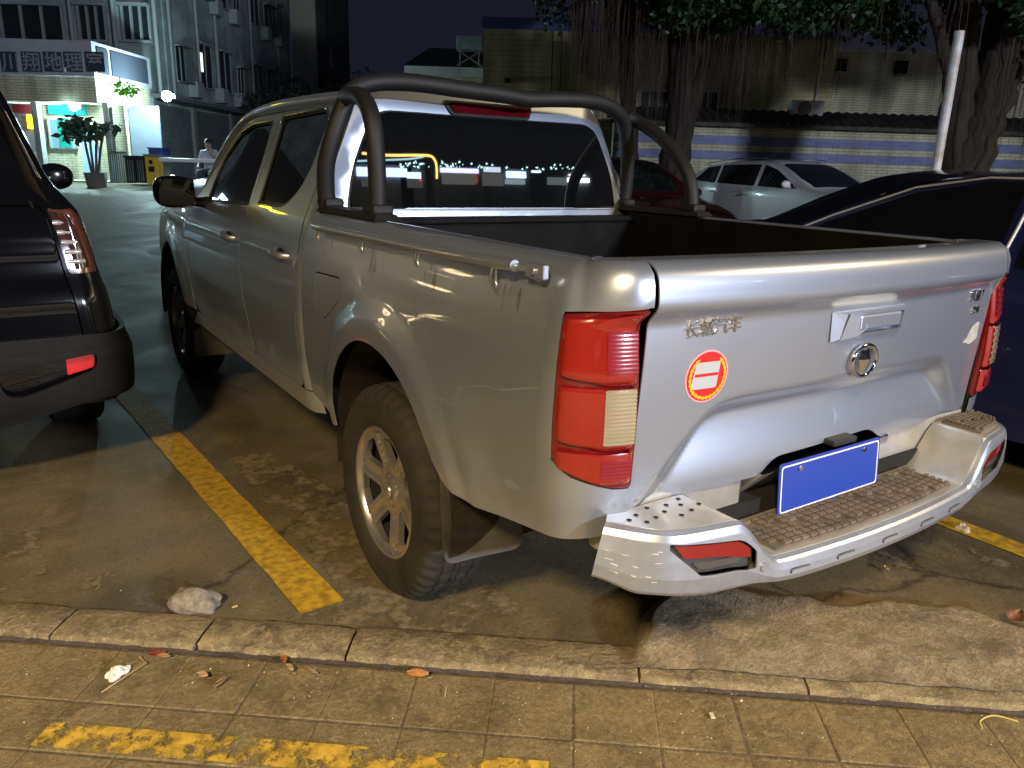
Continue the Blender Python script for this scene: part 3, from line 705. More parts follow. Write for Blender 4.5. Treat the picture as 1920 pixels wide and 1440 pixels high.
b.box((-.70, .70, .5), (.70, 2.4, 1.1)); b.box((-.66, .80, 1.1), (.66, .86, 1.25)); b.box((-.62, 1.0, 1.1), (.62, 2.3, 1.18))
b.box((-.55, -1.0, .45), (.55, 3.9, .72)); b.tube([(-.7, 0, .36), (.7, 0, .36)], .05, 12); b.tube([(0, -.1, .36), (0, .1, .36)], .13, 14)
b.box((-.60, -1.05, .50), (.60, -.9, .62))
b.build('chassis', under, truck)
# ---- roll bar
rb = None
b = MB()
hoop = [(-.762, .655, 1.235), (-.774, .64, 1.33), (-.776, .62, 1.42), (-.752, .60, 1.52), (-.715, .60, 1.61), (-.675, .60, 1.672), (-.60, .60, 1.706), (-.45, .60, 1.720), (-.20, .60, 1.712), (-.02, .60, 1.706), (.10, .60, 1.698), (.24, .60, 1.708), (.42, .60, 1.714), (.54, .61, 1.702), (.64, .63, 1.665), (.70, .655, 1.60), (.745, .68, 1.48), (.765, .70, 1.35), (.762, .715, 1.235)]
b.tube(smooth_path(hoop, 5), .033, 16)
rb = b.build('roll_bar', blk_tube, truck)
for sx, yf, yr in ((-1, .655, .225), (1, .70, .245)):
    b = MB(); pts = [(sx*.752, yr, 1.235), (sx*.752, yr, 1.36), (sx*.752, yr+.012, 1.49), (sx*.748, yr+.05, 1.575), (sx*.738, yr+.14, 1.632), (sx*.722, yr+.26, 1.648), (sx*.705, yr+.37, 1.650)]
    if sx > 0: pts = [(.75, yr, 1.235), (.75, yr+.003, 1.32), (.75, yr+.04, 1.415), (.75, yr+.12, 1.50), (.748, yr+.24, 1.582), (.735, yr+.36, 1.64), (.70, yr+.40, 1.66)]
    b.tube(smooth_path(pts, 6), .030, 16); b.build('roll_bar_leg', blk_tube, rb)
    b = MB(); x0, x1 = (sx*.752-.050, sx*.752+.050)
    b.add([(x0, yr-.085, 1.243), (x1, yr-.085, 1.243), (x1, yf+.085, 1.243), (x0, yf+.085, 1.243),
           (x0+.015, yr-.065, 1.262), (x1-.015, yr-.065, 1.262), (x1-.015, yf+.065, 1.262), (x0+.015, yf+.065, 1.262)],
          [(0, 1, 5, 4), (1, 2, 6, 5), (2, 3, 7, 6), (3, 0, 4, 7), (4, 5, 6, 7)])
    for yy in (yr, yf):
        b.bbox((x0+.012, yy-.052, 1.256), (x1-.012, yy+.052, 1.292), .012, 2)
    b.build('foot_plate', blk_tube, rb)
# ---- wheels
def make_wheel():
    w = thing('wheel', None, None)
    prof = [(-.100, .222), (-.112, .232), (-.117, .262), (-.119, .300), (-.115, .328), (-.104, .346), (-.090, .357), (-.078, .361), (-.062, .3625), (-.058, .354), (-.052, .354), (-.048, .3625), (-.018, .3635), (-.014, .355), (-.008, .355), (-.004, .3635), (.004, .3635), (.008, .355), (.014, .355), (.018, .3635), (.048, .3625), (.052, .354), (.058, .354), (.062, .3625), (.078, .361), (.090, .357), (.104, .346), (.115, .328), (.119, .30), (.112, .232), (.10, .222)]
    n = 180
    def mod(i, j):
        a, r = prof[i]
        k = 0
        if .340 < r < .3622 and abs(a) > .07: k = -.013 if (j % 4 == 0) else 0
        if .3622 < r: k = -.010 if ((j+ (0 if a > 0 else 2)) % 5 == 0) else 0
        return k
    b = MB(); b.lathe(prof, 'x', n, mod=mod)
    t = b.build('tyre', rubber, w)
    b = MB(); b.lathe([(-.104, .226), (-.108, .220), (-.103, .212), (-.085, .205)], 'x', 64); b.build('rim_lip', alloy, w)
    b = MB(); b.lathe([(-.085, .205), (-.06, .203), (.04, .190), (.10, .205), (.104, .222)], 'x', 64)
    b.build('rim_barrel', under, w)
    def face(a, r_):   # not used
        return 0
    outer = [(.208*math.cos(2*PI*i/72), .208*math.sin(2*PI*i/72)) for i in range(72)]
    holes = []
    for k in range(6):
        a0 = 2*PI*k/6 + PI/6
        def PT(r, da): return (r*math.cos(a0+da), r*math.sin(a0+da))
        holes.append(rpoly([PT(.086, -.11), PT(.086, .11), PT(.130, .26), PT(.188, .335), PT(.198, 0), PT(.188, -.335), PT(.130, -.26)], [.008, .008, .02, .014, 0, .014, .02], 3))
    def ff(u, v):
        r = math.hypot(u, v); th = math.atan2(v, u)
        sp = abs(((th/(PI/3)) % 1)-0)  # spokes centred at multiples of 60 deg
        sp = min(sp, 1-sp)*PI/3*r
        x = -.070 - .020*sstep(.06, .19, r) + .016*math.exp(-(r/.05)**4)*0 + .007*(1-sstep(.006, .018, sp))*sstep(.07, .10, r)
        if r < .060: x -= .014*sstep(.060, .045, r)
        return (x, u, v)
    sheet('rim', outer, ff, alloy, w, holes=holes, res=.011, thick=.022, flip=True, dn=.0015)
    b = MB(); b.lathe([(-.086, .031), (-.093, .029), (-.096, .022), (-.097, .0005)], 'x', 24); b.build('hub_cap', alloy, w)
    b = MB(); b.lathe([(-.03, .17), (-.03, .05)], 'x', 32); b.lathe([(-.035, .17), (-.02, .17)], 'x', 32); b.build('brake_drum', under, w)
    return w
wheel0 = make_wheel(); wheel0.parent = truck
wheel0.location = (-.748, 0, .3615); wheel0.rotation_euler = (R(12), 0, 0)
for (x, y, rz, rx) in ((.748, 0, PI, 20), (-.745, 3.27, R(0), 40), (.745, 3.27, PI, 5)):
    w_ = copy_tree(wheel0, truck); w_.location = (x, y, .3615); w_.rotation_euler = (R(rx), 0, rz)
# mud flaps
def flap(sx, y, x0, x1, z0, z1, lean):
    def fn(u, v):
        t = (v-z0)/(z1-z0); return (u, y-lean*max(0,1-t)**1.3-.02*math.sin(u*9), v)
    o = rpoly([(x0, z0), (x0+.01, z1), (x1, z1), (x1, z0+.006)], [.04, .01, .01, .04], 4)
    return sheet('mud_flap', o, fn, flap_m, truck, res=.03, thick=.007, mirror=(sx > 0))
for sx in (-1, 1):
    flap(sx, -.470, -.890, -.640, .335, .72, .05)
    flap(sx, 2.78, -.86, -.62, .22, .55, .03)
b = MB()
for sx in (-1, 1): b = MB(); b.box((min(sx*.64, sx*.86), -.58, .55), (max(sx*.64, sx*.86), -.49, .64)); b.build('inner_skirt', under, truck)
# ================================================================ SETTING
def GH(x, y):
    d = (x-CAM.x)*F0.x + (y-CAM.y)*F0.y; lx = (x-CAM.x)*R0.x + (y-CAM.y)*R0.y
    t = min(max((d-6.5)/14.0, 0), 1)
    return 0.74*(t*t*(3-2*t)*0.5 + t*0.5)*(1-.45*sstep(-2, 5, lx))
K0 = Vector((-1.967, .365)); KD = Vector((.789, -.615)).normalized(); KN = Vector((-KD.y, KD.x))
def KW(s, t): p = K0+KD*s+KN*t; return (p.x, p.y)
def nodes(M): return M.node_tree, M.node_tree.nodes['Principled BSDF']
def ground_mat(name, base, dark, light_, rough=.8, stain=1.3, bumpd=.004, crack=0.0, wet=.25):
    M = bpy.data.materials.new(name); M.use_nodes = True; t, b = nodes(M); N = t.nodes.new; L = t.links.new
    tc = N('ShaderNodeTexCoord')
    def noise(sc_, det=6, dist=0.0, ro=.6):
        n = N('ShaderNodeTexNoise'); n.inputs['Scale'].default_value = sc_; n.inputs['Detail'].default_value = det
        n.inputs['Distortion'].default_value = dist; n.inputs['Roughness'].default_value = ro; L(tc.outputs['Object'], n.inputs[0]); return n
    def ramp(src, p0, p1, c0, c1):
        r = N('ShaderNodeValToRGB'); r.color_ramp.elements[0].position = p0; r.color_ramp.elements[1].position = p1
        r.color_ramp.elements[0].color = (*c0, 1); r.color_ramp.elements[1].color = (*c1, 1); L(src, r.inputs[0]); return r
    n1, n2, n3, n4 = noise(stain, 8, 1.2, .65), noise(stain*5.3, 8, .6, .7), noise(70, 4), noise(340, 2)
    r1 = ramp(n1.outputs[0], .36, .62, dark, base); r2 = ramp(n2.outputs[0], .50, .72, (0, 0, 0), (1, 1, 1))
    m1 = N('ShaderNodeMix'); m1.data_type = 'RGBA'; L(r2.outputs[0], m1.inputs[0]); L(r1.outputs[0], m1.inputs[6]); m1.inputs[7].default_value = (*light_, 1)
    r3 = ramp(n3.outputs[0], .3, .7, (.72, .72, .72), (1.2, 1.2, 1.2))
    m2 = N('ShaderNodeMix'); m2.data_type = 'RGBA'; m2.blend_type = 'MULTIPLY'; m2.inputs[0].default_value = 1; L(m1.outputs[2], m2.inputs[6]); L(r3.outputs[0], m2.inputs[7])
    r4 = ramp(n4.outputs[0], .35, .65, (.6, .6, .6), (1.35, 1.35, 1.35))
    m3 = N('ShaderNodeMix'); m3.data_type = 'RGBA'; m3.blend_type = 'MULTIPLY'; m3.inputs[0].default_value = .8; L(m2.outputs[2], m3.inputs[6]); L(r4.outputs[0], m3.inputs[7])
    out = m3.outputs[2]
    bp = N('ShaderNodeBump'); bp.inputs['Distance'].default_value = bumpd; bp.inputs['Strength'].default_value = 1
    ad = N('ShaderNodeMath'); ad.operation = 'MULTIPLY_ADD'; L(n3.outputs[0], ad.inputs[0]); ad.inputs[1].default_value = .8; 
    ad2 = N('ShaderNodeMath'); ad2.operation = 'MULTIPLY_ADD'; L(n4.outputs[0], ad2.inputs[0]); ad2.inputs[1].default_value = .35; L(n2.outputs[0], ad2.inputs[2]); L(ad2.outputs[0], ad.inputs[2])
    if crack > 0:
        v = N('ShaderNodeTexVoronoi'); v.feature = 'DISTANCE_TO_EDGE'; v.inputs['Scale'].default_value = crack
        nd = noise(3, 5); mxv = N('ShaderNodeMix'); mxv.data_type = 'VECTOR'; mxv.inputs[0].default_value = .25
        L(tc.outputs['Object'], mxv.inputs[4]); L(nd.outputs[1], mxv.inputs[5]); L(mxv.outputs[1], v.inputs[0])
        rc = ramp(v.outputs[0], .0, .006, (.35, .32, .3), (1, 1, 1))
        m4 = N('ShaderNodeMix'); m4.data_type = 'RGBA'; m4.blend_type = 'MULTIPLY'; m4.inputs[0].default_value = 1; L(out, m4.inputs[6]); L(rc.outputs[0], m4.inputs[7]); out = m4.outputs[2]
    L(out, b.inputs['Base Color']); L(ad.outputs[0], bp.inputs['Height']); L(bp.outputs[0], b.inputs['Normal'])
    mr = N('ShaderNodeMapRange'); mr.inputs[1].default_value = .35; mr.inputs[2].default_value = .6; mr.inputs[3].default_value = max(.2, rough-wet); mr.inputs[4].default_value = rough
    L(n1.outputs[0], mr.inputs[0]); L(mr.outputs[0], b.inputs['Roughness'])
    return M
lot_m = ground_mat('parking_concrete', (.155, .122, .066), (.080, .063, .036), (.190, .152, .085), rough=.75, stain=.9, bumpd=.0020, crack=.55, wet=.15)
kerb_m = ground_mat('kerb_concrete', (.31, .244, .125), (.13, .102, .055), (.42, .338, .185), rough=.9, stain=6, bumpd=.006)
slab_m = ground_mat('paving_slab', (.240, .184, .084), (.145, .112, .054), (.31, .242, .118), rough=.85, stain=4.5, bumpd=.003)
mound_m = ground_mat('rough_mortar', (.30, .24, .15), (.16, .13, .085), (.38, .31, .20), rough=.95, stain=3, bumpd=.007)
dirt_m = ground_mat('joint_dirt', (.15, .118, .07), (.09, .07, .045), (.18, .145, .09), rough=1, stain=9, bumpd=.004)
far_m = ground_mat('ground_concrete', (.11, .11, .10), (.055, .055, .05), (.14, .14, .13), rough=.8, stain=.7, bumpd=.002)
def grid_mesh(name, pts, fn, m, kind='structure'):
    nx, ny = len(pts), len(pts[0]); v = [fn(*p) for r_ in pts for p in r_]
    me = bpy.data.meshes.new(name); me.from_pydata(v, [], [(i*ny+j, (i+1)*ny+j, (i+1)*ny+j+1, i*ny+j+1) for i in range(nx-1) for j in range(ny-1)]); me.update()
    o = link(name, me, m, None, smooth=True); tag(o, kind=kind); 
    if me.polygons[0].normal.z < 0: me.flip_normals()
    return o
rads = [0, .5, 1, 2, 3, 4, 5, 6, 7, 8, 9, 10, 11, 12, 13, 14, 15, 16, 17, 18, 19, 20, 22, 25, 30, 40, 60, 100, 200, 500]
pts = [[(CAM.x+r_*math.cos(2*PI*k/72), CAM.y+r_*math.sin(2*PI*k/72)) for k in range(73)] for r_ in rads]
grid_mesh('ground', pts, lambda x, y: (x, y, GH(x, y)-.07), far_m)
# the parking lot on the far side of the kerb
ss = [-60, -30, -18, -12, -9, -7, -5.5] + [-4+.5*i for i in range(29)] + [11.5, 13, 15, 18, 22, 30, 60]
ts = [.13, .2, .3, .4, .5, .75, 1, 1.5, 2, 3, 4, 5, 6, 7, 8, 9, 10, 11, 12, 13, 14, 15, 16, 17, 18, 19, 20, 21, 22, 24, 27, 32, 50]
grid_mesh('parking_lot', [[KW(s_, t_) for t_ in ts] for s_ in ss], lambda x, y: (x, y, GH(x, y)), lot_m)
# kerb stones
b = MB(); rs = random.Random(11); joints = [-3.9, -2.97, -2.0, -1.2, -.32, .16, .617, 1.081, 1.954, 2.437, 3.35, 4.2, 5.1, 6.0, 7.0]
for j0, j1 in zip(joints, joints[1:]):
    n = max(4, int((j1-j0)/.03)); dz = rs.uniform(-.003, .004)
    prof = [(-.004, -.06), (-.002, .004), (.006, .008), (.07, .013), (.138, .012), (.150, .006), (.154, -.03)]
    vs = []
    for i in range(n+1):
        s_ = j0+.004+(j1-j0-.008)*i/n; e = 1-min(1, min(i, n-i)/2.0)
        for k, (t_, z_) in enumerate(prof):
            jt = rs.uniform(-.004, .004) if k in (1, 2, 4, 5) else 0; chip = 0
            if k in (1, 2) and rs.random() < .16: chip = rs.uniform(.004, .016)
            x, y = KW(s_, t_+jt+(chip if k < 4 else -chip)); vs.append((x, y, z_+dz-e*.004-chip*.4+rs.uniform(-.0014, .0014)))
    k_ = len(prof); b.add(vs, [(i*k_+j, i*k_+j+1, (i+1)*k_+j+1, (i+1)*k_+j) for i in range(n) for j in range(k_-1)], True)
    b.add(vs[:k_], [tuple(range(k_))]); b.add(vs[-k_:], [tuple(range(k_))])
tag(b.build('kerb', kerb_m), kind='structure')
grid_mesh('kerb_bedding', [[KW(-60+10*i, t_) for t_ in (-.06, .16)] for i in range(13)], lambda x, y: (x, y, -.028), dirt_m)
# paving slabs of the pavement
b = MB(); rs = random.Random(3); tj = [-.022, -.255, -.440, -.68, -.91, -1.14, -1.37, -1.6, -1.83, -2.06, -2.3]
for r_ in range(len(tj)-1):
    for i in range(-10, 24):
        s0 = .396+.2275*i+rs.uniform(-.002, .002); t0, t1 = tj[r_+1]+.003, tj[r_]-.003
        zz = [-.016+rs.uniform(-.0013, .0013) for _ in range(4)]; g = .0013
        c4 = [(s0+g, t0), (s0+.2275-g, t0), (s0+.2275-g, t1), (s0+g, t1)]; c5 = [(s0+g+.004, t0+.004), (s0+.2275-g-.004, t0+.004), (s0+.2275-g-.004, t1-.004), (s0+g+.004, t1-.004)]
        vs = [(*KW(*c), z-.03) for c, z in zip(c4, zz)]+[(*KW(*c), z-.0018) for c, z in zip(c4, zz)]+[(*KW(*c), z) for c, z in zip(c5, zz)]
        b.add(vs, [(0, 1, 5, 4), (1, 2, 6, 5), (2, 3, 7, 6), (3, 0, 4, 7), (4, 5, 9, 8), (5, 6, 10, 9), (6, 7, 11, 10), (7, 4, 8, 11), (8, 9, 10, 11)])
tag(b.build('pavement', slab_m), kind='structure')
grid_mesh('pavement_bed', [[KW(-60+10*i, t_) for t_ in (-6, -.02)] for i in range(13)], lambda x, y: (x, y, -.0178), dirt_m)
# gutter strip between kerb and slabs, slightly purplish mortar
b = MB(); n = 120
for i in range(n):
    s0, s1 = -3.5+9*i/n, -3.5+9*(i+1)/n
    b.add([(*KW(s0, -.020), -.014), (*KW(s1, -.020), -.014), (*KW(s1, -.002), -.011), (*KW(s0, -.002), -.011)], [(0, 1, 2, 3)])
tag(b.build('gutter_mortar', ground_mat('gutter_mortar', (.085, .072, .062), (.05, .042, .036), (.12, .10, .085), stain=5)), kind='structure')
# rough mortar mound spread from the kerb over the lot edge
rs = random.Random(21)
def mound_edge(s_):
    e = .50*sstep(1.80, 2.15, s_)*(1-.25*sstep(2.7, 3.6, s_)) + .03*math.sin(s_*9)+.015*math.sin(s_*23)
    return max(e, .10)
def vnoise(x, y, k=1.0):
    return (math.sin(x*13.1*k+2.1*math.sin(y*7.3*k))*math.cos(y*11.7*k+1.7*math.sin(x*9.1*k)))
mp_ = []
NS, NT = 170, 46; v = []
for i in range(NS+1):
    s_ = 1.80+3.4*i/NS; e = mound_edge(s_)
    for j in range(NT+1):
        t_ = .01+(e-.01+.04)*j/NT; x, y = KW(s_+.02*math.sin(t_*14), t_)
        h = .050*sstep(0, .20, s_-1.80)*(sstep(e+.035, e-.10, t_))*(.55+.45*sstep(.0, .14, t_))+.016*sstep(e+.03, e-.02, t_)
        h += (.005*vnoise(x, y, 1.0)+.002*vnoise(y, x, 2.9)+.0012*vnoise(x+3, y, 6.5)+rs.uniform(-.0009, .0009))*sstep(e+.04, e-.03, t_)
        v.append((x, y, h-.004))
me = bpy.data.meshes.new('mortar_mound'); me.from_pydata(v, [], [(i*(NT+1)+j, (i+1)*(NT+1)+j, (i+1)*(NT+1)+j+1, i*(NT+1)+j+1) for i in range(NS) for j in range(NT)]); me.update()
o = link('mortar_mound', me, mound_m, None, smooth=True); tag(o, kind='structure')
if me.polygons[5].normal.z < 0: me.flip_normals()
# painted lines: worn yellow
def paint_line(name, poly, z, col, wear=.52, sc_=9):
    M = bpy.data.materials.new(name+'_paint'); M.use_nodes = True; t, b_ = nodes(M); N = t.nodes.new; L = t.links.new
    tc = N('ShaderNodeTexCoord'); n = N('ShaderNodeTexNoise'); n.inputs['Scale'].default_value = sc_; n.inputs['Detail'].default_value = 9; n.inputs['Roughness'].default_value = .72
    L(tc.outputs['Object'], n.inputs[0]); r = N('ShaderNodeValToRGB'); r.color_ramp.elements[0].position = wear-.035; r.color_ramp.elements[1].position = wear+.035
    r.color_ramp.elements[0].color = (1, 1, 1, 1); r.color_ramp.elements[1].color = (0, 0, 0, 1); L(n.outputs[0], r.inputs[0]); L(r.outputs[0], b_.inputs['Alpha'])
    n2 = N('ShaderNodeTexNoise'); n2.inputs['Scale'].default_value = 30; n2.inputs['Detail'].default_value = 6; L(tc.outputs['Object'], n2.inputs[0])
    r2 = N('ShaderNodeValToRGB'); r2.color_ramp.elements[0].position = .35; r2.color_ramp.elements[1].position = .62
    r2.color_ramp.elements[0].color = (*[c*.5 for c in col], 1); r2.color_ramp.elements[1].color = (*col, 1); L(n2.outputs[0], r2.inputs[0]); L(r2.outputs[0], b_.inputs['Base Color'])
    bp = N('ShaderNodeBump'); bp.inputs['Distance'].default_value = .002; L(n2.outputs[0], bp.inputs['Height']); L(bp.outputs[0], b_.inputs['Normal'])
    b_.inputs['Roughness'].default_value = .75
    bb = MB(); bb.add([(x, y, z) for x, y in poly], [tuple(range(len(poly)))])
    return tag(bb.build(name, M), kind='structure')
yel = (.52, .31, .015)
rs = random.Random(5)
def strip(x0, y0, x1, y1, w, n, jit=.0025):
    a = Vector((x0, y0)); c = Vector((x1, y1)); d = (c-a).normalized(); q = Vector((-d.y, d.x)); L_ = []; R_ = []
    for i in range(n+1):
        p = a+(c-a)*i/n; L_.append(p+q*(w/2+rs.uniform(-jit, jit))); R_.append(p-q*(w/2+rs.uniform(-jit, jit)))
    return [tuple(p) for p in L_]+[tuple(p) for p in reversed(R_)]
pl1 = strip(-1.076, -.012, -1.235, 2.6, .148, 26)
paint_line('parking_line', pl1, .004, yel, .68, 9)
paint_line('parking_line', strip(-1.235, 2.6, -1.40, 5.3, .148, 20), .004, tuple(c*.8 for c in yel), .62, 7)
paint_line('parking_line', strip(1.46, -1.5, 1.46, 5, .125, 40), .004, yel, .62, 7)
st = [KW(.40, -.346), KW(1.70, -.343), KW(1.70, -.436), KW(.40, -.432)]
paint_line('painted_strip', st, -.0085, (.66, .42, .05), .505, 9)
# pale worn line across the lot in front of the truck
paint_line('parking_line', [(-3.5, 4.95), (1.5, 5.38), (1.5, 5.46), (-3.5, 5.03)], .006, (.30, .30, .26), .50, 6)

paint_line('worn_concrete', [(-1.0, 1.5), (-.80, 1.5), (-.70, .9), (-.62, .2), (-.50, -.35), (-.62, -.48), (-1.2, -.02), (-.99, .10)], .0025, (.215, .172, .095), .50, 6)
paint_line('worn_concrete', [(-2.6, 1.2), (-1.8, 1.1), (-1.35, .35), (-1.5, .22), (-2.4, .95)], .0025, (.22, .175, .095), .43, 4)
paint_line('worn_concrete', [(-.3, -.35), (.4, -.6), (1.3, -1.1), (1.3, -.9), (.5, -.3), (-.2, -.15)], .0025, (.205, .165, .10), .43, 5)
# ================================================================ OTHER VEHICLES
glass2 = mat('car_glass', (.006, .007, .008), rough=.03, coat=1.0, coat_r=.02)
satin = mat('satin_trim', (.62, .60, .56), rough=.45, metal=.2)
def car_shell(par):
    """closed body shell from side-profile tables; local y forward, origin on the ground at mid length"""
    top, belt, wid, k, sill = par['top'], par['belt'], par['wid'], par['tumble'], par['sill']
    y0, y1 = par['y0'], par['y1']
    T = lambda y: stab(top, y, .07); B = lambda y: stab(belt, y, .08); Wd = lambda y: stab(wid, y, .05)
    def side(y, z):
        w, bz = Wd(y), B(y)
        if z <= bz:
            t = (z-sill)/(bz-sill); return w*(1-.05*(1-t)**3-.030*max(0, t-.55)**1.3*2)
        return w*(1-.030*.45**1.3*2) - (z-bz)*k
    def ring(y):
        bz, tz = B(y), T(y); pts = []
        hood = tz < bz+.04
        zt = min(bz, tz-.03) if hood else bz
        for i in range(7): z = sill+(zt-sill)*i/6; pts.append((side(y, z) if not hood else side(y, z), z))
        if hood:
            xw = side(y, zt)
            for i in range(1, 9):
                t = i/8; pts.append((xw*(1-t)**1.0*(1 if t < 1 else 0), zt+(tz-zt)*(1-(1-t)**3)))
        else:
            zr = tz-.045
            for i in range(1, 4): z = bz+(zr-bz)*i/3; pts.append((side(y, z), z))
            xr = side(y, zr)
            for t in (.06, .16, .4, .7, 1.0): pts.append((xr*(1-t), zr+.045*(1-(1-t)**3.2)))
        return pts
    n = par.get('n', 90); ys = [y0+(y1-y0)*(.5-.5*math.cos(PI*i/n)) for i in range(n+1)]
    vs = []; m_ = None
    for y in ys:
        r_ = ring(y); full = [(x, y, z) for x, z in r_] + [(-x, y, z) for x, z in reversed(r_[:-1])]
        m_ = len(full); vs += full
    fs = [(i*m_+j, i*m_+j+1, (i+1)*m_+j+1, (i+1)*m_+j) for i in range(n) for j in range(m_-1)]
    fs += [tuple(range(m_)), tuple(range(n*m_+m_-1, n*m_-1, -1))]
    return vs, fs, side, T, B
def make_car(name, label, cat_, loc, rz, par, pm, group=None, details=None):
    root = thing(name, label, cat_, loc, rz, group)
    vs, fs, side, T, B = car_shell(par)
    b = MB(); b.add(vs, fs, True); body = b.build('body', pm, root)
    for mir in (False, True):
        for w_ in par['side_win']:
            wp = sheet('side_window', rpoly(w_, .03, 3), lambda y, z: (side(y, z)+.003, y, z), glass2, root, res=.12, thick=.004, mirror=mir)
        if par.get('trim'):
            bb = MB(); bb.tube([((-1 if mir else 1)*(side(y, z)+.006), y, z) for y, z in dens(par['trim'][:], .08)][:-1] if False else [((-1 if mir else 1)*(side(y, z)+.006), y, z) for y, z in par['trim']], .006, 6); bb.build('window_trim', satin, root)
        sx = -1 if mir else 1
        my, mz = par['mirror']; xs = side(my, mz)
        bm = bmesh.new(); bmesh.ops.create_uvsphere(bm, u_segments=14, v_segments=10, radius=1)
        for v in bm.verts: c = v.co; v.co = Vector((sx*(xs+.13+.10*c.x), my+.055*c.y*(1.2 if c.y > 0 else .6), mz+.065*c.z))
        bb = MB(); bb.add([v.co for v in bm.verts], [[v.index for v in f.verts] for f in bm.faces], True); bm.free()
        bb.tube([(sx*(xs-.01), my, mz-.05), (sx*(xs+.08), my, mz-.045)], .018, 8); bb.build('door_mirror', par.get('mirror_m', pm), root)
        for yy in par['wheels']:
            bb = MB(); wx = par['track']; r = par.get('wr', .33)
            bb.lathe([(-.10, r*.62), (-.11, r*.9), (-.09, r*.985), (0, r), (.09, r*.985), (.11, r*.9), (.10, r*.62)], 'x', 40, cen=(sx*wx, yy, r)); t_ = bb.build('wheel', rubber, root)
            bb = MB(); bb.lathe([(sx*.085, r*.64), (sx*.10, r*.60), (sx*.05, r*.5), (sx*.08, .05), (sx*.082, .001)], 'x', 30, cen=(sx*wx, yy, r)); bb.build('rim', alloy, t_)
            n = 24; bb = MB(); xx = sx*(side(yy, .5)+.004)
            bb.add([(xx, yy+(r+.05)*math.cos(PI*i/n), r+(r+.05)*math.sin(PI*i/n)) for i in range(n+1)]+[(xx, yy+(r+.05), par['sill']-.02), (xx, yy-(r+.05), par['sill']-.02)][::1], [tuple(range(n+1))]); bb.build('wheel_arch', under, root)
    def topglass(nm, ya, yb, wa, wb):
        # glass following the roof profile between ya (low) and yb (high)
        def fn(x, y):
            tz = T(y); return (x, y, tz+.004-.045*(abs(x)/max(.2, wa+.02))**4.5)
        lo_, hi_ = sorted((ya, yb)); wl, wh = (wa, wb) if ya < yb else (wb, wa)
        sheet(nm, rpoly([(-wl, lo_), (wl, lo_), (wh, hi_), (-wh, hi_)], .06, 3), fn, glass2, root, res=.10, thick=.004)
    topglass('windshield', par['ws'][0], par['ws'][1], par['ws'][2], par['ws'][3])
    topglass('rear_window', par['rw'][0], par['rw'][1], par['rw'][2], par['rw'][3])
    if details: details(root, side, T, B)
    return root
sedan = dict(y0=-2.35, y1=2.35, sill=.22, tumble=.50, track=.78, wheels=(-1.38, 1.36), n=90,
    top=[(-2.35, .62), (-2.30, .90), (-2.05, 1.03), (-1.65, 1.10), (-1.1, 1.33), (-.55, 1.455), (-.1, 1.47), (.25, 1.44), (.60, 1.29), (1.02, 1.05), (1.12, 1.0), (1.9, .88), (2.2, .76), (2.35, .56)],
    belt=[(-2.35, .80), (-1.5, .98), (-.5, .965), (1.0, .93), (1.6, .84), (2.35, .62)],
    wid=[(-2.35, .72), (-2.2, .84), (-1.6, .905), (0, .92), (1.5, .90), (2.1, .82), (2.35, .66)],
    side_win=[[(-1.36, 1.01), (-.06, .985), (-.06, 1.385), (-.50, 1.39), (-1.0, 1.27)], [(.0, .985), (.95, .975), (.62, 1.17), (.28, 1.345), (0, 1.385)]],
    mirror=(.78, 1.03), ws=(1.04, .33, .70, .56), rw=(-1.58, -.62, .66, .56))
def mk(base, **k): d = dict(base); d.update(k); return d
# dark blue sedan in the bay to the right
blue_p = mat('dark_blue_paint', (.016, .023, .12), rough=.3, metal=.3, coat=1.0, coat_r=.03)
blu = mk(sedan, y0=-2.45, y1=2.35,
    top=[(-2.45, .62), (-2.38, .95), (-2.2, 1.08), (-1.9, 1.13), (-1.25, 1.36), (-.55, 1.485), (-.05, 1.50), (.35, 1.47), (.78, 1.33), (1.32, 1.08), (1.42, 1.03), (1.9, .92), (2.2, .78), (2.35, .56)],
    belt=[(-2.45, .85), (-1.5, 1.02), (-.5, 1.0), (1.2, .97), (1.7, .87), (2.35, .62)],
    side_win=[[(-1.38, 1.06), (-.17, 1.035), (-.17, 1.425), (-.60, 1.41), (-1.05, 1.31)], [(-.08, 1.035), (1.22, 1.02), (.86, 1.19), (.45, 1.36), (.10, 1.425), (-.08, 1.43)]],
    ws=(1.36, .45, .72, .58), rw=(-1.86, -.65, .66, .56), mirror=(1.02, .97),
    trim=[(1.26, 1.035), (.88, 1.215), (.46, 1.385), (.10, 1.445), (-.5, 1.445), (-1.0, 1.36), (-1.4, 1.10)])
def blu_det(root, side, T, B):
    bb = MB(); bb.tube([(-side(y, z)-.005, y, z) for y, z in ((-.10, 1.03), (-.12, 1.22), (-.135, 1.43))], .008, 6); bb.build('pillar_trim', satin, root)
    orange = mat('orange_card', (.42, .19, .07), rough=.6)
    sheet('parking_card', rpoly([(1.03, 1.045), (1.10, 1.040), (1.085, 1.115), (1.015, 1.125)], .006, 2), lambda y, z: (side(y, z)+.006, y, z), orange, root, res=.05, thick=.001, mirror=True)
make_car('blue_sedan', 'dark blue sedan parked close to the right side of the silver pickup', 'car', (3.03, -.32, 0), 0, blu, blue_p, details=blu_det)
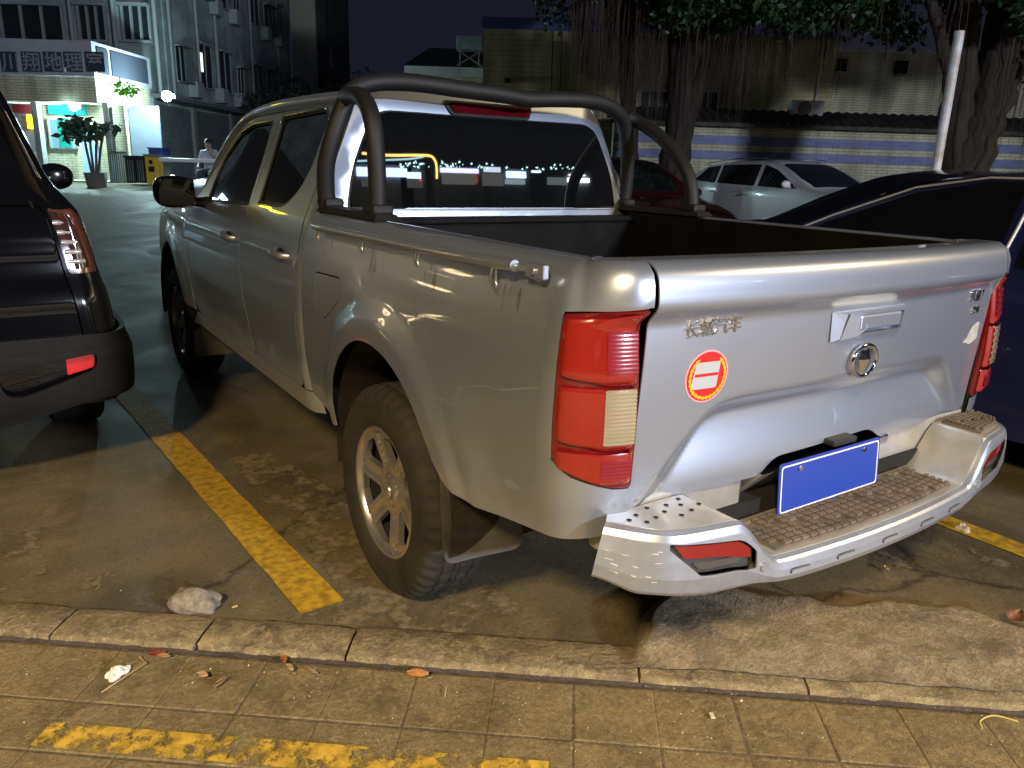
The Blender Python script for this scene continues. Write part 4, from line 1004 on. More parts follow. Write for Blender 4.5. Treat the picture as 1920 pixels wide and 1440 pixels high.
# white wagon nose-on beyond the lot
white_p = mat('white_paint', (.68, .69, .72), rough=.35, coat=.8, coat_r=.08)
wag = mk(sedan, y0=-2.4, y1=2.3, sill=.24, tumble=.40, wr=.36,
    top=[(-2.4, .62), (-2.33, 1.0), (-2.15, 1.22), (-1.6, 1.42), (-.9, 1.50), (-.2, 1.52), (.1, 1.48), (.55, 1.31), (1.06, 1.07), (1.2, 1.03), (1.9, .94), (2.18, .82), (2.3, .58)],
    belt=[(-2.4, .85), (-1.5, 1.03), (1.0, .98), (1.7, .90), (2.3, .64)],
    side_win=[[(-2.0, 1.09), (-1.25, 1.06), (-1.25, 1.385), (-1.62, 1.34)], [(-1.18, 1.06), (-.16, 1.035), (-.16, 1.42), (-1.18, 1.395)], [(-.06, 1.035), (.90, 1.015), (.62, 1.16), (.28, 1.33), (-.06, 1.415)]],
    ws=(1.08, .20, .72, .58), rw=(-2.24, -1.75, .62, .55), mirror=(.72, 1.09))
def wag_det(root, side, T, B):
    for sx in (-1, 1):
        bb = MB(); bb.tube([(sx*(side(y, T(y)-.05)-.02), y, T(y)+.018) for y in [-1.7+i*.15 for i in range(12)]], .012, 6); bb.build('roof_rail', chrome, root)
        sheet('headlight', rpoly([(1.75, .78), (2.14, .70), (2.10, .80), (1.80, .86)], .02, 2), lambda y, z: (side(y, z)+.004, y, z), chrome, root, res=.1, thick=.004, mirror=(sx < 0))
        for yy, zz in ((-.30, .88), (-1.25, .90)):
            bb = MB(); bb.tube([(sx*(side(yy, zz)+.01), yy-.09, zz), (sx*(side(yy, zz)+.035), yy, zz), (sx*(side(yy, zz)+.01), yy+.09, zz)], .012, 6); bb.build('door_handle', white_p, root)
wl = LW(5.17, 14.86, .19)
make_car('white_wagon', 'white wagon with dark windows facing the camera in front of the blue striped wall', 'car', wl, R(-153.7)-YAW, wag, white_p, details=wag_det)
# dark red sedan seen under the roll bar
red_p = mat('dark_red_paint', (.045, .002, .005), rough=.25, metal=.2, coat=1.0, coat_r=.03)
def red_det(root, side, T, B):
    bb = MB(); bb.box((-.40, 2.25, .42), (.40, 2.37, .62)); bb.build('grille', blk_pl, root)
    bb = MB(); bb.tube([(.085*math.cos(2*PI*i/24), 2.33, .74+.06*math.sin(2*PI*i/24)) for i in range(24)], .011, 6, closed=True); bb.build('badge_ring', chrome, root)
    for sx in (-1, 1):
        bb = MB(); bb.bbox((min(sx*.46, sx*.76), 2.08, .62), (max(sx*.46, sx*.76), 2.24, .74), .03); bb.build('headlight', chrome, root)
make_car('red_sedan', 'dark red car seen beneath the right leg of the roll bar', 'car', LW(1.20, 11.1, .14), R(-160)-YAW, mk(sedan), red_p, details=red_det)
# black car beyond the blue sedan
blk_p = mat('black_car_paint', (.008, .008, .010), rough=.2, coat=1, coat_r=.03)
make_car('black_hatchback', 'black car whose roof shows just above the blue sedan', 'car', (5.45, 1.75, 0), 0, mk(wag, mirror=(.72, .93)), blk_p)
# white car crossing in front of the pickup
make_car('white_crossover', 'white car with its bonnet showing between mirror and windscreen pillar of the silver pickup', 'car', (2.35, 8.05, .06), PI/2, mk(wag, top=[(-2.4, .62), (-2.33, 1.1), (-2.15, 1.35), (-1.6, 1.58), (-.9, 1.66), (-.2, 1.68), (.1, 1.64), (.55, 1.50), (1.06, 1.22), (1.2, 1.19), (1.9, 1.10), (2.18, .98), (2.3, .68)], belt=[(-2.4, .95), (-1.5, 1.13), (1.0, 1.10), (1.7, 1.04), (2.3, .74)],
    side_win=[[(-1.9, 1.19), (-1.25, 1.17), (-1.25, 1.50), (-1.6, 1.45)], [(-1.18, 1.17), (-.16, 1.15), (-.16, 1.56), (-1.18, 1.54)], [(-.06, 1.15), (.90, 1.13), (.62, 1.30), (.28, 1.46), (-.06, 1.55)]], mirror=(.72, 1.2)), white_p)
# ---- black SUV on the left, rear end toward the camera
suv = thing('black_suv', 'boxy black suv parked on the left with its rear end beside the pickup', 'suv', (-2.37, 3.9, 0))
suv_p = mat('suv_black_paint', (.003, .0032, .004), rough=.12, metal=0, spec=.1, coat=1, coat_r=.01)
clad = mat('suv_grey_cladding', (.010, .0095, .009), rough=.7, spec=.2, var=.2, vs=12, bump=.0004, bs=300)
OX, OY = -2.37, 3.9
SP = []     # plan curve in local coordinates, right side front -> rear -> left side
for i in range(45): SP.append((.955, 2.3-i*.10))
yb = SP[-1][1]
for i in range(1, 21):
    t = i/20; a, b_, c = (1-t)**2, 2*t*(1-t), t*t; SP.append((a*.955+b_*.953+c*.87, a*yb+b_*(-2.305)+c*(-2.318)))
for i in range(1, 23): x = .87-1.74*i/22; SP.append((x, -2.318-.02*(1-(x/.87)**2)))
SPm = [(-x, y) for x, y in reversed(SP[:65])]; SP += SPm
SL = [0.0]
for i in range(1, len(SP)): SL.append(SL[-1]+math.dist(SP[i], SP[i-1]))
SE = SL[-1]
def splan(u):
    u = min(max(u, 0), SE-1e-6); i = int(np.searchsorted(SL, u, side='right'))-1; t = (u-SL[i])/(SL[i+1]-SL[i])
    def T(j): a = SP[max(j-1, 0)]; b = SP[min(j+1, len(SP)-1)]; return (b[0]-a[0], b[1]-a[1])
    t0, t1 = T(i), T(i+1); tx, ty = t0[0]+(t1[0]-t0[0])*t, t0[1]+(t1[1]-t0[1])*t; L = math.hypot(tx, ty)
    return SP[i][0]+(SP[i+1][0]-SP[i][0])*t, SP[i][1]+(SP[i+1][1]-SP[i][1])*t, -ty/L, tx/L
SIN = [(.2, .03), (.45, 0), (.62, 0), (.80, .02), (.92, .05), (1.05, .07), (1.16, .095), (1.22, .135), (1.30, .20), (1.65, .325), (1.78, .40), (1.84, .50), (1.86, .62)]
def suvfn(u, v, off=0):
    x, y, nx, ny = splan(u); ins = stab(SIN, v, .025)
    k = .55 if v > 1.16 else 1.0
    iy = ins*(k if v > 1.16 else 1.0) if v <= 1.16 else .095+(ins-.095)*.55
    return (x*(1-ins/.955)+nx*off, y-ny*((iy if abs(ny) > .01 else 0)-off), v)
def uX(x):       # u on the rear face for local x
    for i in range(45, len(SP)-1):
        if SP[i][0] >= x > SP[i+1][0]: return SL[i]+(SP[i][0]-x)/(SP[i][0]-SP[i+1][0])*(SL[i+1]-SL[i])
    return SE/2
gap0, gap1 = uX(.825), uX(-.825)
sheet('body', [(0, .35), (SE, .35), (SE, 1.86), (0, 1.86)], suvfn, suv_p, suv, holes=[rpoly([(gap0+.003, .64), (gap1-.003, .64), (gap1-.003, 1.20), (gap0+.003, 1.20)], .01, 2), rpoly([(uX(.938), 1.19), (uX(.836), 1.19), (uX(.836), .915), (uX(.948), .915)], .03, 3)], res=.05, thick=.02, dn=.006)
sheet('tailgate', rpoly([(gap0+.009, .646), (gap1-.009, .646), (gap1-.009, 1.195), (gap0+.009, 1.195)], .01, 2),
      lambda u, v: suvfn(u, v, -.007*sstep(.86, .90, v)*sstep(1.02, .98, v)+.003*sstep(1.03, 1.06, v)-.008*sstep(.80, .76, v)), suv_p, suv, res=.03, thick=.02, dn=.006)
sheet('roof', [(-.62, -1.9), (.62, -1.9), (.62, 1.2), (-.62, 1.2)], lambda x, y: (x, y, 1.885-.06*(abs(x)/.62)**3-.05*sstep(-1.5, -2.0, y)), suv_p, suv, res=.15, thick=.02)
sheet('rear_glass', rpoly([(uX(.80), 1.25), (uX(-.80), 1.25), (uX(-.78), 1.72), (uX(.78), 1.72)], .05, 3), lambda u, v: suvfn(u, v, .005), glass2, suv, res=.08, thick=.004, dn=.006)
for ua, ub in ((.3, 1.55), (1.65, 3.4)):
    for m_ in (0, 1):
        a, b_ = (ua, ub) if not m_ else (SE-ub, SE-ua)
        sheet('side_glass', rpoly([(a, 1.27), (b_, 1.27), (b_, 1.72), (a, 1.72)], .05, 3), lambda u, v: suvfn(u, v, .004), glass2, suv, res=.12, thick=.004, dn=.006)
# lower cladding with the reflector pocket
pock = rpoly([(uX(.855), .585), (uX(.845), .515), (uX(.56), .425), (uX(.50), .44), (uX(.47), .545)], .03, 4)
clo = [(1.6, .30), (1.75, .62), (SE-1.75, .62), (SE-1.6, .30)]
clfn = lambda u, v: suvfn(u, v, .035+.02*sstep(.30, .40, v)-.02*sstep(.58, .63, v))
lowr = [(SE/2+(SE/2-u), .26+.0*u) for u in ()]
sheet('lower_bumper', [(2.9, .62), (2.9, .46), (3.6, .43), (uX(.83), .385), (uX(.45), .285), (uX(-.45), .285), (uX(-.83), .385), (SE-3.6, .43), (SE-2.9, .46), (SE-2.9, .62), (SE-3.3, .665), (3.3, .665)], clfn, clad, suv, holes=[pock], res=.03, thick=.02, dn=.006)
pk2 = sheet('reflector_pocket', [(p[0], p[1]) for p in rpoly([(uX(.865), .595), (uX(.855), .505), (uX(.56), .415), (uX(.49), .43), (uX(.46), .555)], .03, 4)], lambda u, v: suvfn(u, v, -.005), blk_pl, suv, res=.04, thick=.01, dn=.006)
sheet('reflector', rpoly([(uX(.845), .582), (uX(.840), .520), (uX(.735), .495), (uX(.735), .570)], .006, 2), lambda u, v: suvfn(u, v, .020), mat('suv_reflector', (.62, .01, .015), rough=.25, coat=1), pk2, res=.02, thick=.02, dn=.006)
b = MB(); q = suvfn(uX(.895), .565, .056); b.tube([q, (q[0], q[1]-.006, q[2])], .012, 14); b.build('parking_sensor', clad, suv)
b = MB(); b.tube(smooth_path([suvfn(uX(x), z, .05) for x, z in ((.40, .31), (.36, .37), (.28, .405), (0, .41), (-.28, .405), (-.36, .37), (-.40, .31))], 5), .018, 8)
b.tube(smooth_path([suvfn(uX(x), z, .05) for x, z in ((.42, .285), (0, .275), (-.42, .285))], 5), .010, 8); b.build('skid_trim', mat('skid_silver', (.42, .40, .36), rough=.35, metal=.6), suv)
for m_ in (0, 1):
    f_ = (lambda x: uX(x)) if not m_ else (lambda x: uX(-x))
    o_ = rpoly([(f_(.940), 1.185), (f_(.833), 1.185), (f_(.833), .920), (f_(.950), .920)], .03, 3)
    if m_: o_ = o_[::-1]
    lm = sheet('tail_lamp', o_, lambda u, v: suvfn(u, v, -.020), mat('smoked_lens', (.045, .020, .018), rough=.1, coat=1), suv, res=.03, thick=.02, dn=.004)
    o2 = rpoly([(f_(.939), 1.188), (f_(.831), 1.188), (f_(.831), 1.180), (f_(.915), 1.170), (f_(.930), .950), (f_(.831), .930), (f_(.831), .920), (f_(.949), .920)], .02, 3)
    if m_: o2 = o2[::-1]
    sheet('lamp_edge', o2, lambda u, v: suvfn(u, v, .003), mat('amber_red_edge', (.10, .03, .02), rough=.15, coat=1), lm, res=.03, thick=.012, dn=.004)
    grey_l = mat('grey_led', (.55, .52, .52), rough=.2, metal=.5, coat=1)
    for k in range(5):
        zz = 1.135-.041*k; xx = .872+.006*k*.6; b = MB()
        pts = [suvfn(f_(xx+dx), zz, -.005) for dx in (-.034, -.02, 0, .02, .034)]
        b.tube(pts, .012, 8); b.build('led_block', grey_l, lm)
    b = MB(); b.tube([suvfn(f_(x), .942, -.004) for x in (.84, .865, .89, .915)], .004, 6); b.build('lamp_strip', chrome, lm)
sheet('tail_bar', rpoly([(uX(.80), 1.180), (uX(-.80), 1.180), (uX(-.80), 1.115), (uX(.80), 1.115)], .004, 2), lambda u, v: suvfn(u, v, .012), mat('smoked_bar', (.03, .02, .022), rough=.08, coat=1), suv, res=.05, thick=.01, dn=.004)
text_on('lettering', 'KWCH-IK', .062, lambda u, v: suvfn(uX(.165)+u*0+ (u), .912+v), chrome, suv, .006, bold=.001) if False else None
def rearflat(u, v): x = .560+u; p = suvfn(uX(min(x, .74)), .925+v, -.0125); return (x, p[1], p[2])
text_on('lettering', 'KWCH-IK', .036, rearflat, chrome, suv, .008, bold=.001)
b = MB(); q = suvfn(uX(.80), 1.20, .01); b.tube([(q[0]-.012, q[1], 1.225), (q[0]+.004, q[1]-.012, 1.17)], .010, 8); b.build('glass_hinge', blk_gl, suv)
for sx in (-1, 1):
    for yy in (-1.38, 1.38):
        bb = MB(); r = .375; bb.lathe([(-.115, r*.6), (-.125, r*.92), (-.105, r*.99), (0, r), (.105, r*.99), (.125, r*.92), (.115, r*.6)], 'x', 60, cen=(sx*.805, yy, r), mod=lambda i, j: -.006 if (2 <= i <= 4 and j % 3 == 0) else 0); t_ = bb.build('wheel', mat('suv_tyre', (.012, .011, .010), rough=.8), suv)
    bb = MB()
    bm = bmesh.new(); bmesh.ops.create_uvsphere(bm, u_segments=16, v_segments=12, radius=1)
    for v in bm.verts: c = v.co; v.co = Vector((sx*(1.01+.13*c.x), 1.05+.06*c.y, 1.245+.10*math.copysign(abs(c.z)**.8, c.z)))
    bb.add([v.co for v in bm.verts], [[v.index for v in f.verts] for f in bm.faces], True); bm.free(); bb.build('door_mirror', blk_gl, suv)
    box('mud_flap', (min(sx*.70, sx*.955), -1.80, .23), (max(sx*.70, sx*.955), -1.78, .45), blk_pl, suv, .01)
b = MB(); b.box((-.85, -1.95, .32), (.85, 2.2, .8)); b.box((-.6, -1.7, .9), (.6, 2.0, 1.5)); b.build('underbody', under, suv)
# ================================================================ BUILDINGS (level camera-heading frame: lx right, ld ahead)
ORG = {}
def LT(name, label, cat_, lx, ld, z0, group=None):
    o = thing(name, label, cat_, LW(lx, ld, z0), -YAW, group); ORG[o.name] = (lx, ld, z0); return o
def lb(b, name, m_, root, mats=None, base=None):
    ox, oy, oz = ORG[(base or root).name]; b.v = [(x-ox, y-oy, z-oz) for x, y, z in b.v]
    return b.build(name, m_, root, mats=mats)
def lbox(name, lo, hi, m_, root, base=None, r=0):
    b = MB(); (b.bbox(lo, hi, r) if r else b.box(lo, hi)); return lb(b, name, m_, root, base=base)
def wallrect(px0, px1, py0, py1, d):
    a = AL(px0, (py0+py1)/2, d); c = AL(px1, (py0+py1)/2, d); t = AL((px0+px1)/2, py0, d); q = AL((px0+px1)/2, py1, d)
    return a[0], c[0], q[1], t[1]
def wbox(name, px0, px1, py0, py1, d, th, m_, root, base=None, r=0):
    x0, x1, z0, z1 = wallrect(px0, px1, py0, py1, d); return lbox(name, (x0, d, z0), (x1, d+th, z1), m_, root, base, r)
def tile_mat(name, c1, c2, mort, w=.24, h=.06, rough=.8, coat=0, dirt=.35):
    M = bpy.data.materials.new(name); M.use_nodes = True; t, b = nodes(M); N = t.nodes.new; L = t.links.new
    tc = N('ShaderNodeTexCoord'); sx = N('ShaderNodeSeparateXYZ'); L(tc.outputs['Object'], sx.inputs[0]); ad = N('ShaderNodeMath'); ad.operation = 'ADD'
    L(sx.outputs[0], ad.inputs[0]); L(sx.outputs[1], ad.inputs[1]); cx = N('ShaderNodeCombineXYZ'); L(ad.outputs[0], cx.inputs[0]); L(sx.outputs[2], cx.inputs[1])
    br = N('ShaderNodeTexBrick'); L(cx.outputs[0], br.inputs[0]); br.inputs['Scale'].default_value = 1; br.inputs['Brick Width'].default_value = w; br.inputs['Row Height'].default_value = h
    br.inputs['Mortar Size'].default_value = .006; br.inputs['Color1'].default_value = (*c1, 1); br.inputs['Color2'].default_value = (*c2, 1); br.inputs['Mortar'].default_value = (*mort, 1)
    n = N('ShaderNodeTexNoise'); n.inputs['Scale'].default_value = 1.1; n.inputs['Detail'].default_value = 8; mp = N('ShaderNodeMapping'); mp.inputs['Scale'].default_value = (2.5, 2.5, .35); L(tc.outputs['Object'], mp.inputs[0]); L(mp.outputs[0], n.inputs[0])
    r = N('ShaderNodeValToRGB'); r.color_ramp.elements[0].position = .38; r.color_ramp.elements[1].position = .6; k = 1-dirt; r.color_ramp.elements[0].color = (k, k*.97, k*.9, 1); r.color_ramp.elements[1].color = (1, 1, 1, 1); L(n.outputs[0], r.inputs[0])
    mx = N('ShaderNodeMix'); mx.data_type = 'RGBA'; mx.blend_type = 'MULTIPLY'; mx.inputs[0].default_value = 1; L(br.outputs[0], mx.inputs[6]); L(r.outputs[0], mx.inputs[7]); L(mx.outputs[2], b.inputs['Base Color'])
    b.inputs['Roughness'].default_value = rough; b.inputs['Coat Weight'].default_value = coat; b.inputs['Coat Roughness'].default_value = .15
    return M
cream_t = tile_mat('cream_wall_tile', (.56, .54, .40), (.50, .48, .34), (.22, .20, .13), .24, .065)
yel_t = tile_mat('yellow_wall_tile', (.50, .44, .24), (.44, .38, .20), (.20, .17, .09), .5, .13, dirt=.4)
blue_t = tile_mat('blue_wall_tile', (.10, .13, .30), (.16, .20, .42), (.18, .19, .26), .24, .065, rough=.6, coat=0, dirt=.25)
apt_m = mat('apartment_render', (.32, .39, .39), rough=.85, var=.45, vs=1.2)
apt_d = mat('apartment_window_dark', (.02, .028, .03), rough=.15)
apt_f = mat('apartment_window_frame', (.30, .34, .34), rough=.6)
cage_m = mat('window_cage', (.12, .14, .14), rough=.5, metal=.4)
conc = mat('pale_concrete', (.42, .43, .42), rough=.7, var=.25, vs=1.5)
grey_p = mat('grey_pillar', (.20, .20, .19), rough=.7, var=.3, vs=3)
shut_m = mat('roller_shutter', (.17, .20, .21), rough=.5, metal=.3, var=.25, vs=2)
def emis(name, col, s): return mat(name, (0.02, 0.02, 0.02), rough=.5, emit=col, es=s)
# ---- guard house
gh = LT('guard_house', 'cream tiled guard house with a sign fascia and two bright lamps, far left', 'guard house', -12.5, 21, .70)
lbox('wall', (-17.5, 20.9, .6), (-10.75, 23.0, 3.2), cream_t, gh)
lbox('base_slab', (-17.8, 19.9, .55), (-10.3, 23.1, .76), conc, gh)
fa = wallrect(-300, 208, 148, 192, 20)
lbox('fascia_beam', (-17.8, 20.0, 2.62), (-10.38, 22.9, 3.24), cream_t, gh)
sign = lbox('sign_fascia', (-17.8, 19.9, 3.22), (-10.33, 22.95, 4.02), mat('sign_frame', (.38, .40, .46), rough=.4, var=.15, vs=2), gh)
pan = mat('sign_panel', (.035, .045, .075), rough=.3, coat=.6); let = mat('sign_letter', (.24, .26, .30), rough=.4)
for (a, c, ch) in ((-38, -3, '门'), (2, 33, '川'), (41, 78, '翔'), (82, 117, '地'), (120, 154, '理'), (160, 196, '室')):
    x0, x1, z0, z1 = wallrect(a, c, 97, 135, 19.9)
    lbox('sign_panel', (x0, 19.885, z0), (x1, 19.9, z1), pan, sign, gh)
    ox, oy, oz = ORG[gh.name]
    text_on('sign_lettering', ch, (z1-z0)*.98, lambda u, v: (x0+(x1-x0)*.04+u-ox, 19.88-oy, z0+(z1-z0)*.14+v-oz), let, sign, .004, bold=.004)
for (d0, d1) in ((20.1, 20.6), (20.75, 22.7)):
    lbox('sign_panel', (-10.33, d0, 3.32), (-10.30, d1, 3.92), mat('glossy_sign_panel', (.045, .055, .075), rough=.3, coat=.3), sign, gh)
for (a, c) in ((66, 77), (199, 209)):
    x0, x1, z0, z1 = wallrect(a, c, 190, 345, 20.1); lbox('pillar', (x0, 20.1, .7), (x1, 20.3, 2.65), grey_p, gh)
x0, x1, z0, z1 = wallrect(92, 140, 222, 278, 20.8)
win = lbox('window', (x0, 20.8, z0), (x1, 20.9, z1), mat('guard_window_lit', (.10, .2, .24), rough=.2, emit=(.25, .60, .75), es=.35), gh)
for xx in (x0, (x0+x1)/2-.03, x1-.05): lbox('window_frame', (xx, 20.77, z0), (xx+.05, 20.8, z1), conc, win, gh)
lbox('window_frame', (x0, 20.77, z1-.05), (x1, 20.8, z1), conc, win, gh)
x0, x1, z0, z1 = wallrect(110, 131, 222, 275, 20.76); lbox('green_curtain', (x0, 20.76, z0), (x1, 20.785, z1), mat('green_cloth', (.0, .30, .22), rough=.6, var=.5, vs=6), win, gh)
wbox('door', 154, 182, 236, 340, 20.8, .1, mat('pale_blue_door', (.30, .42, .62), rough=.35, coat=.4), gh)
wbox('cyan_lit_ac', 90, 160, 196, 215, 20.8, .08, mat('cyan_light_tint', (.02, .40, .46), rough=.3), gh)  # air conditioner over the window, cyan lamp light put into its colour
x0, x1, z0, z1 = wallrect(212, 240, 196, 290, 20.5); lbox('lit_wall_return', (x0, 20.4, .7), (x1, 20.55, 2.62), cream_t, gh)
wbox('meter_box', 78, 87, 246, 265, 20.84, .05, grey_p, gh)
po = wbox('poster_board', 20, 64, 190, 285, 20.5, .05, mat('poster_grey', (.25, .22, .24), rough=.4), gh)
wbox('poster_banner', 24, 60, 196, 212, 20.47, .03, mat('poster_red', (.30, .04, .05), rough=.5), po, gh)
wbox('yellow_light_panel', 51, 62, 216, 241, 20.46, .04, emis('yellow_light', (1, .80, .01), 6), po, gh)
# lamps on the guard house
def bulb(name, par, base, px, py, d, col, es, en, r):
    p = AL(px, py, d); ox, oy, oz = ORG[base.name]
    b = MB(); b.lathe([(-r, .001)]+[(r*math.sin(a), r*math.cos(a)) for a in [R(-80+20*i) for i in range(9)]]+[(r, .001)], 'z', 20, cen=(p[0]-ox, d-oy, p[1]-oz))
    o = b.build(name, emis(name+'_glow', col, es), par)
    b = MB(); b.bbox((p[0]-ox-r*1.3, d-oy+r*.9, p[1]-oz-.05), (p[0]-ox+r*1.3, d-oy+r*.9+.10, p[1]-oz+.07), .02); b.build('lamp_housing', grey_p, o)
    l = bpy.data.lights.new(name, 'POINT'); l.energy = en; l.color = col; l.shadow_soft_size = r
    lo = bpy.data.objects.new(name+'_light', l); COL.objects.link(lo); lo.parent = o; lo.location = (p[0]-ox, d-oy-r*1.4, p[1]-oz)
    return o
bulb('eaves_lamp', gh, gh, 138, 200, 20.2, (.62, .96, 1.0), 120, 260, .10)
bulb('flood_lamp', gh, gh, 313, 180, 21.4, (.64, .95, 1.0), 160, 520, .13)
lbox('tube_lamp', (-13.0, 20.5, 2.585), (-11.6, 20.55, 2.62), emis('tube_glow', (.7, .97, 1), 4), gh)
# shutter wall and grey board right of it
gb = LT('notice_board', 'tall pale blue grey board standing right of the guard house pillars', 'board', -10.0, 21.6, .72)
x0, x1, z0, z1 = wallrect(244, 300, 198, 290, 21.6); lbox('board', (x0, 21.6, .74), (x1, 21.66, z1), mat('pale_board', (.13, .16, .21), rough=.45, var=.12, vs=3), gb)
# ---- apartment block with a long receding side
ap = LT('apartment_block', 'dark grey green apartment block with rows of windows behind the guard house', 'building', -17, 31, .6)
lbox('wall', (-26, 24, .5), (-10.95, 25.4, 24), apt_m, ap); lbox('side_wall', (-26, 25.4, .5), (-10.9, 39, 24), apt_m, ap)
rs = random.Random(9); nlit = {(1, 1), (2, 3)}
ch = 0
for fl in range(4):
    z = 3.75+2.9*fl
    for c in range(7):
        d0 = 26.0+c*1.85; w = 1.15 if c % 3 else .7; hh = 1.35 if (c+fl) % 3 else 1.0
        lit = (fl, c) in ((1, 1), (0, 1))
        wm = emis('lit_window', (.75, .9, .95), .35) if lit and fl == 1 else apt_d
        wn = lbox('window', (-10.93, d0, z), (-10.885, d0+w, z+hh), wm, ap)
        b = MB(); 
        for a in range(3): b.box((-10.89, d0+w*a/2-.02, z-.03), (-10.86, d0+w*a/2+.02, z+hh+.03))
        b.box((-10.89, d0-.03, z-.06), (-10.80, d0+w+.03, z-.02)); b.box((-10.89, d0-.03, z+hh), (-10.72, d0+w+.03, z+hh+.05))
        lb(b, 'window_frame', apt_f, wn, base=ap)
        if lit: lbox('lit_pane', (-10.885, d0+.1, z+hh*.35), (-10.88, d0+.36, z+hh*.8), emis('window_light', (.95, .95, .8), 1.3), wn, ap)
        if rs.random() < .55:
            b = MB(); b.bbox((-10.88, d0+w+.06, z-.45), (-10.55, d0+w+.62, z+.05), .03); lb(b, 'ac_box', apt_f, ap)
        if rs.random() < .4:
            b = MB(); 
            for k in range(6): b.box((-10.62, d0+w*k/5-.01, z-.05), (-10.60, d0+w*k/5+.01, z+hh))
            b.box((-10.90, d0-.02, z-.07), (-10.60, d0+w+.02, z-.04)); b.box((-10.90, d0-.02, z+hh), (-10.60, d0+w+.02, z+hh+.03)); lb(b, 'window_cage', cage_m, ap)
for d0 in (25.6, 27.7, 29.4, 33.2, 36.8): b = MB(); b.tube([(-10.82, d0, 3.3), (-10.82, d0, 20)], .055, 8); lb(b, 'drain_pipe', apt_f, ap)
for (a, c) in ((-120, -20), (5, 120), (150, 200), (232, 282)):
    for (q, s_) in ((12, 74), (-110, -50), (-230, -170)):
        x0, x1, z0, z1 = wallrect(a, c, q, s_, 24)
        wn = lbox('window', (x0, 23.97, z0), (x1, 24.02, z1), apt_d, ap); b = MB()
        for k in range(4): b.box((x0+(x1-x0)*k/3-.03, 23.9, z0-.04), (x0+(x1-x0)*k/3+.03, 23.97, z1+.04))
        b.box((x0-.05, 23.75, z1), (x1+.05, 23.97, z1+.06)); b.box((x0-.05, 23.8, z0-.1), (x1+.05, 23.97, z0-.04)); lb(b, 'window_frame', apt_f, wn, base=ap)
for k in range(3): b = MB(); xx = AL((135, 215, 292)[k], 30, 24)[0]; b.tube([(xx, 23.9, 3.2), (xx, 23.9, 20)], .06, 8); lb(b, 'drain_pipe', apt_f, ap)
# canopy and shutters along the side
b = MB(); b.box((-10.95, 23.4, 3.02), (-10.2, 38.5, 3.14)); lb(b, 'canopy', shut_m, ap)
for i, (d0, d1) in enumerate(((23.6, 26.8), (27.1, 30.3), (30.6, 33.8), (34.1, 38))):
    b = MB(); n = 30
    for k in range(n): z = .62+2.3*k/n; b.box((-10.90, d0, z), (-10.86-.02*(k % 2), d1, z+2.3/n))
    lb(b, 'roller_shutter', shut_m, ap)
    lbox('shutter_pier', (-10.9, d1+.02, .6), (-10.78, d1+.28, 3.0), grey_p, ap)
lbox('shutter_wall', (-11.0, 22.9, .55), (-10.3, 23.05, 3.0), shut_m, ap)
tw = LT('tower_block', 'tall cream tower block rising behind the pickup cab', 'building', -13.5, 53, .6)
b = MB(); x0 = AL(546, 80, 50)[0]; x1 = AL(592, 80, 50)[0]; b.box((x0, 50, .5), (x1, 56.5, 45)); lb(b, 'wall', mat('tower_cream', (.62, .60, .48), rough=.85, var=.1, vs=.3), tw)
lbox('shaded_side_wall', (x1+.003, 50.3, .5), (x1+.55, 57, 44), mat('tower_side_shade', (.06, .075, .07), rough=.9, var=.3, vs=1), tw)  # unlit side of the tower, its shade put into a darker colour
for k in range(9): lbox('window', (x1+.55, 51+.0*k, 4+3*k), (x1+.57, 51.8, 5.2+3*k), apt_d, tw)
# ---- yellow building at the back
yb_ = LT('yellow_building', 'low yellow tiled building with a blue band along its roof edge', 'building', 4, 24, .35)
x0, z1 = AL(908, 32, 22); x1 = AL(1574, 60, 22)[0]
lbox('wall', (x0, 22, .3), (x1, 30, z1-.28), yel_t, yb_); lbox('blue_roof_band', (x0-.05, 21.9, z1-.28), (x1, 30.1, z1), mat('blue_band', (.06, .08, .24), rough=.5, var=.2, vs=2), yb_)
zz1 = AL(1650, 100, 22.6)[1]
lbox('side_wing', (x1, 22.6, .3), (x1+16, 30, zz1), cream_t, yb_)
lbox('wing_coping', (x1, 22.5, zz1), (x1+16, 30.1, zz1+.10), conc, yb_)
for (a, c, q, s_) in ((1200, 1252, 172, 212), (1288, 1346, 172, 212), (1800, 1850, 140, 180)):
    X0, X1, Z0, Z1 = wallrect(a, c, q, s_, 21.97); w_ = lbox('window', (X0, 21.97, Z0), (X1, 22.0, Z1), mat('dim_window', (.015, .03, .03), rough=.1), yb_)
    b = MB()
    for k in range(4): b.box((X0+(X1-X0)*k/3-.025, 21.94, Z0), (X0+(X1-X0)*k/3+.025, 21.97, Z1))
    b.box((X0-.04, 21.92, Z0-.07), (X1+.04, 21.97, Z0)); b.box((X0-.04, 21.94, Z1), (X1+.04, 21.97, Z1+.05)); lb(b, 'window_frame', conc, w_, base=yb_)
for a in (1034, 1051, 1380, 1450): X = AL(a, 120, 21.95)[0]; b = MB(); b.tube([(X, 21.93, 2.0), (X, 21.93, z1-.3)], .03, 8); lb(b, 'downpipe', mat('brown_pipe', (.10, .08, .04), rough=.7), yb_)
X = AL(1538, 120, 21.9)[0]; b = MB(); b.tube(smooth_path([(X-.05, 21.9, 2.4), (X, 21.9, 3.2), (X+.03, 21.9, 4.5)], 4), .022, 8); lb(b, 'white_conduit', conc, yb_)
wbox('vent_box', 946, 957, 146, 155, 21.9, .1, under, yb_)
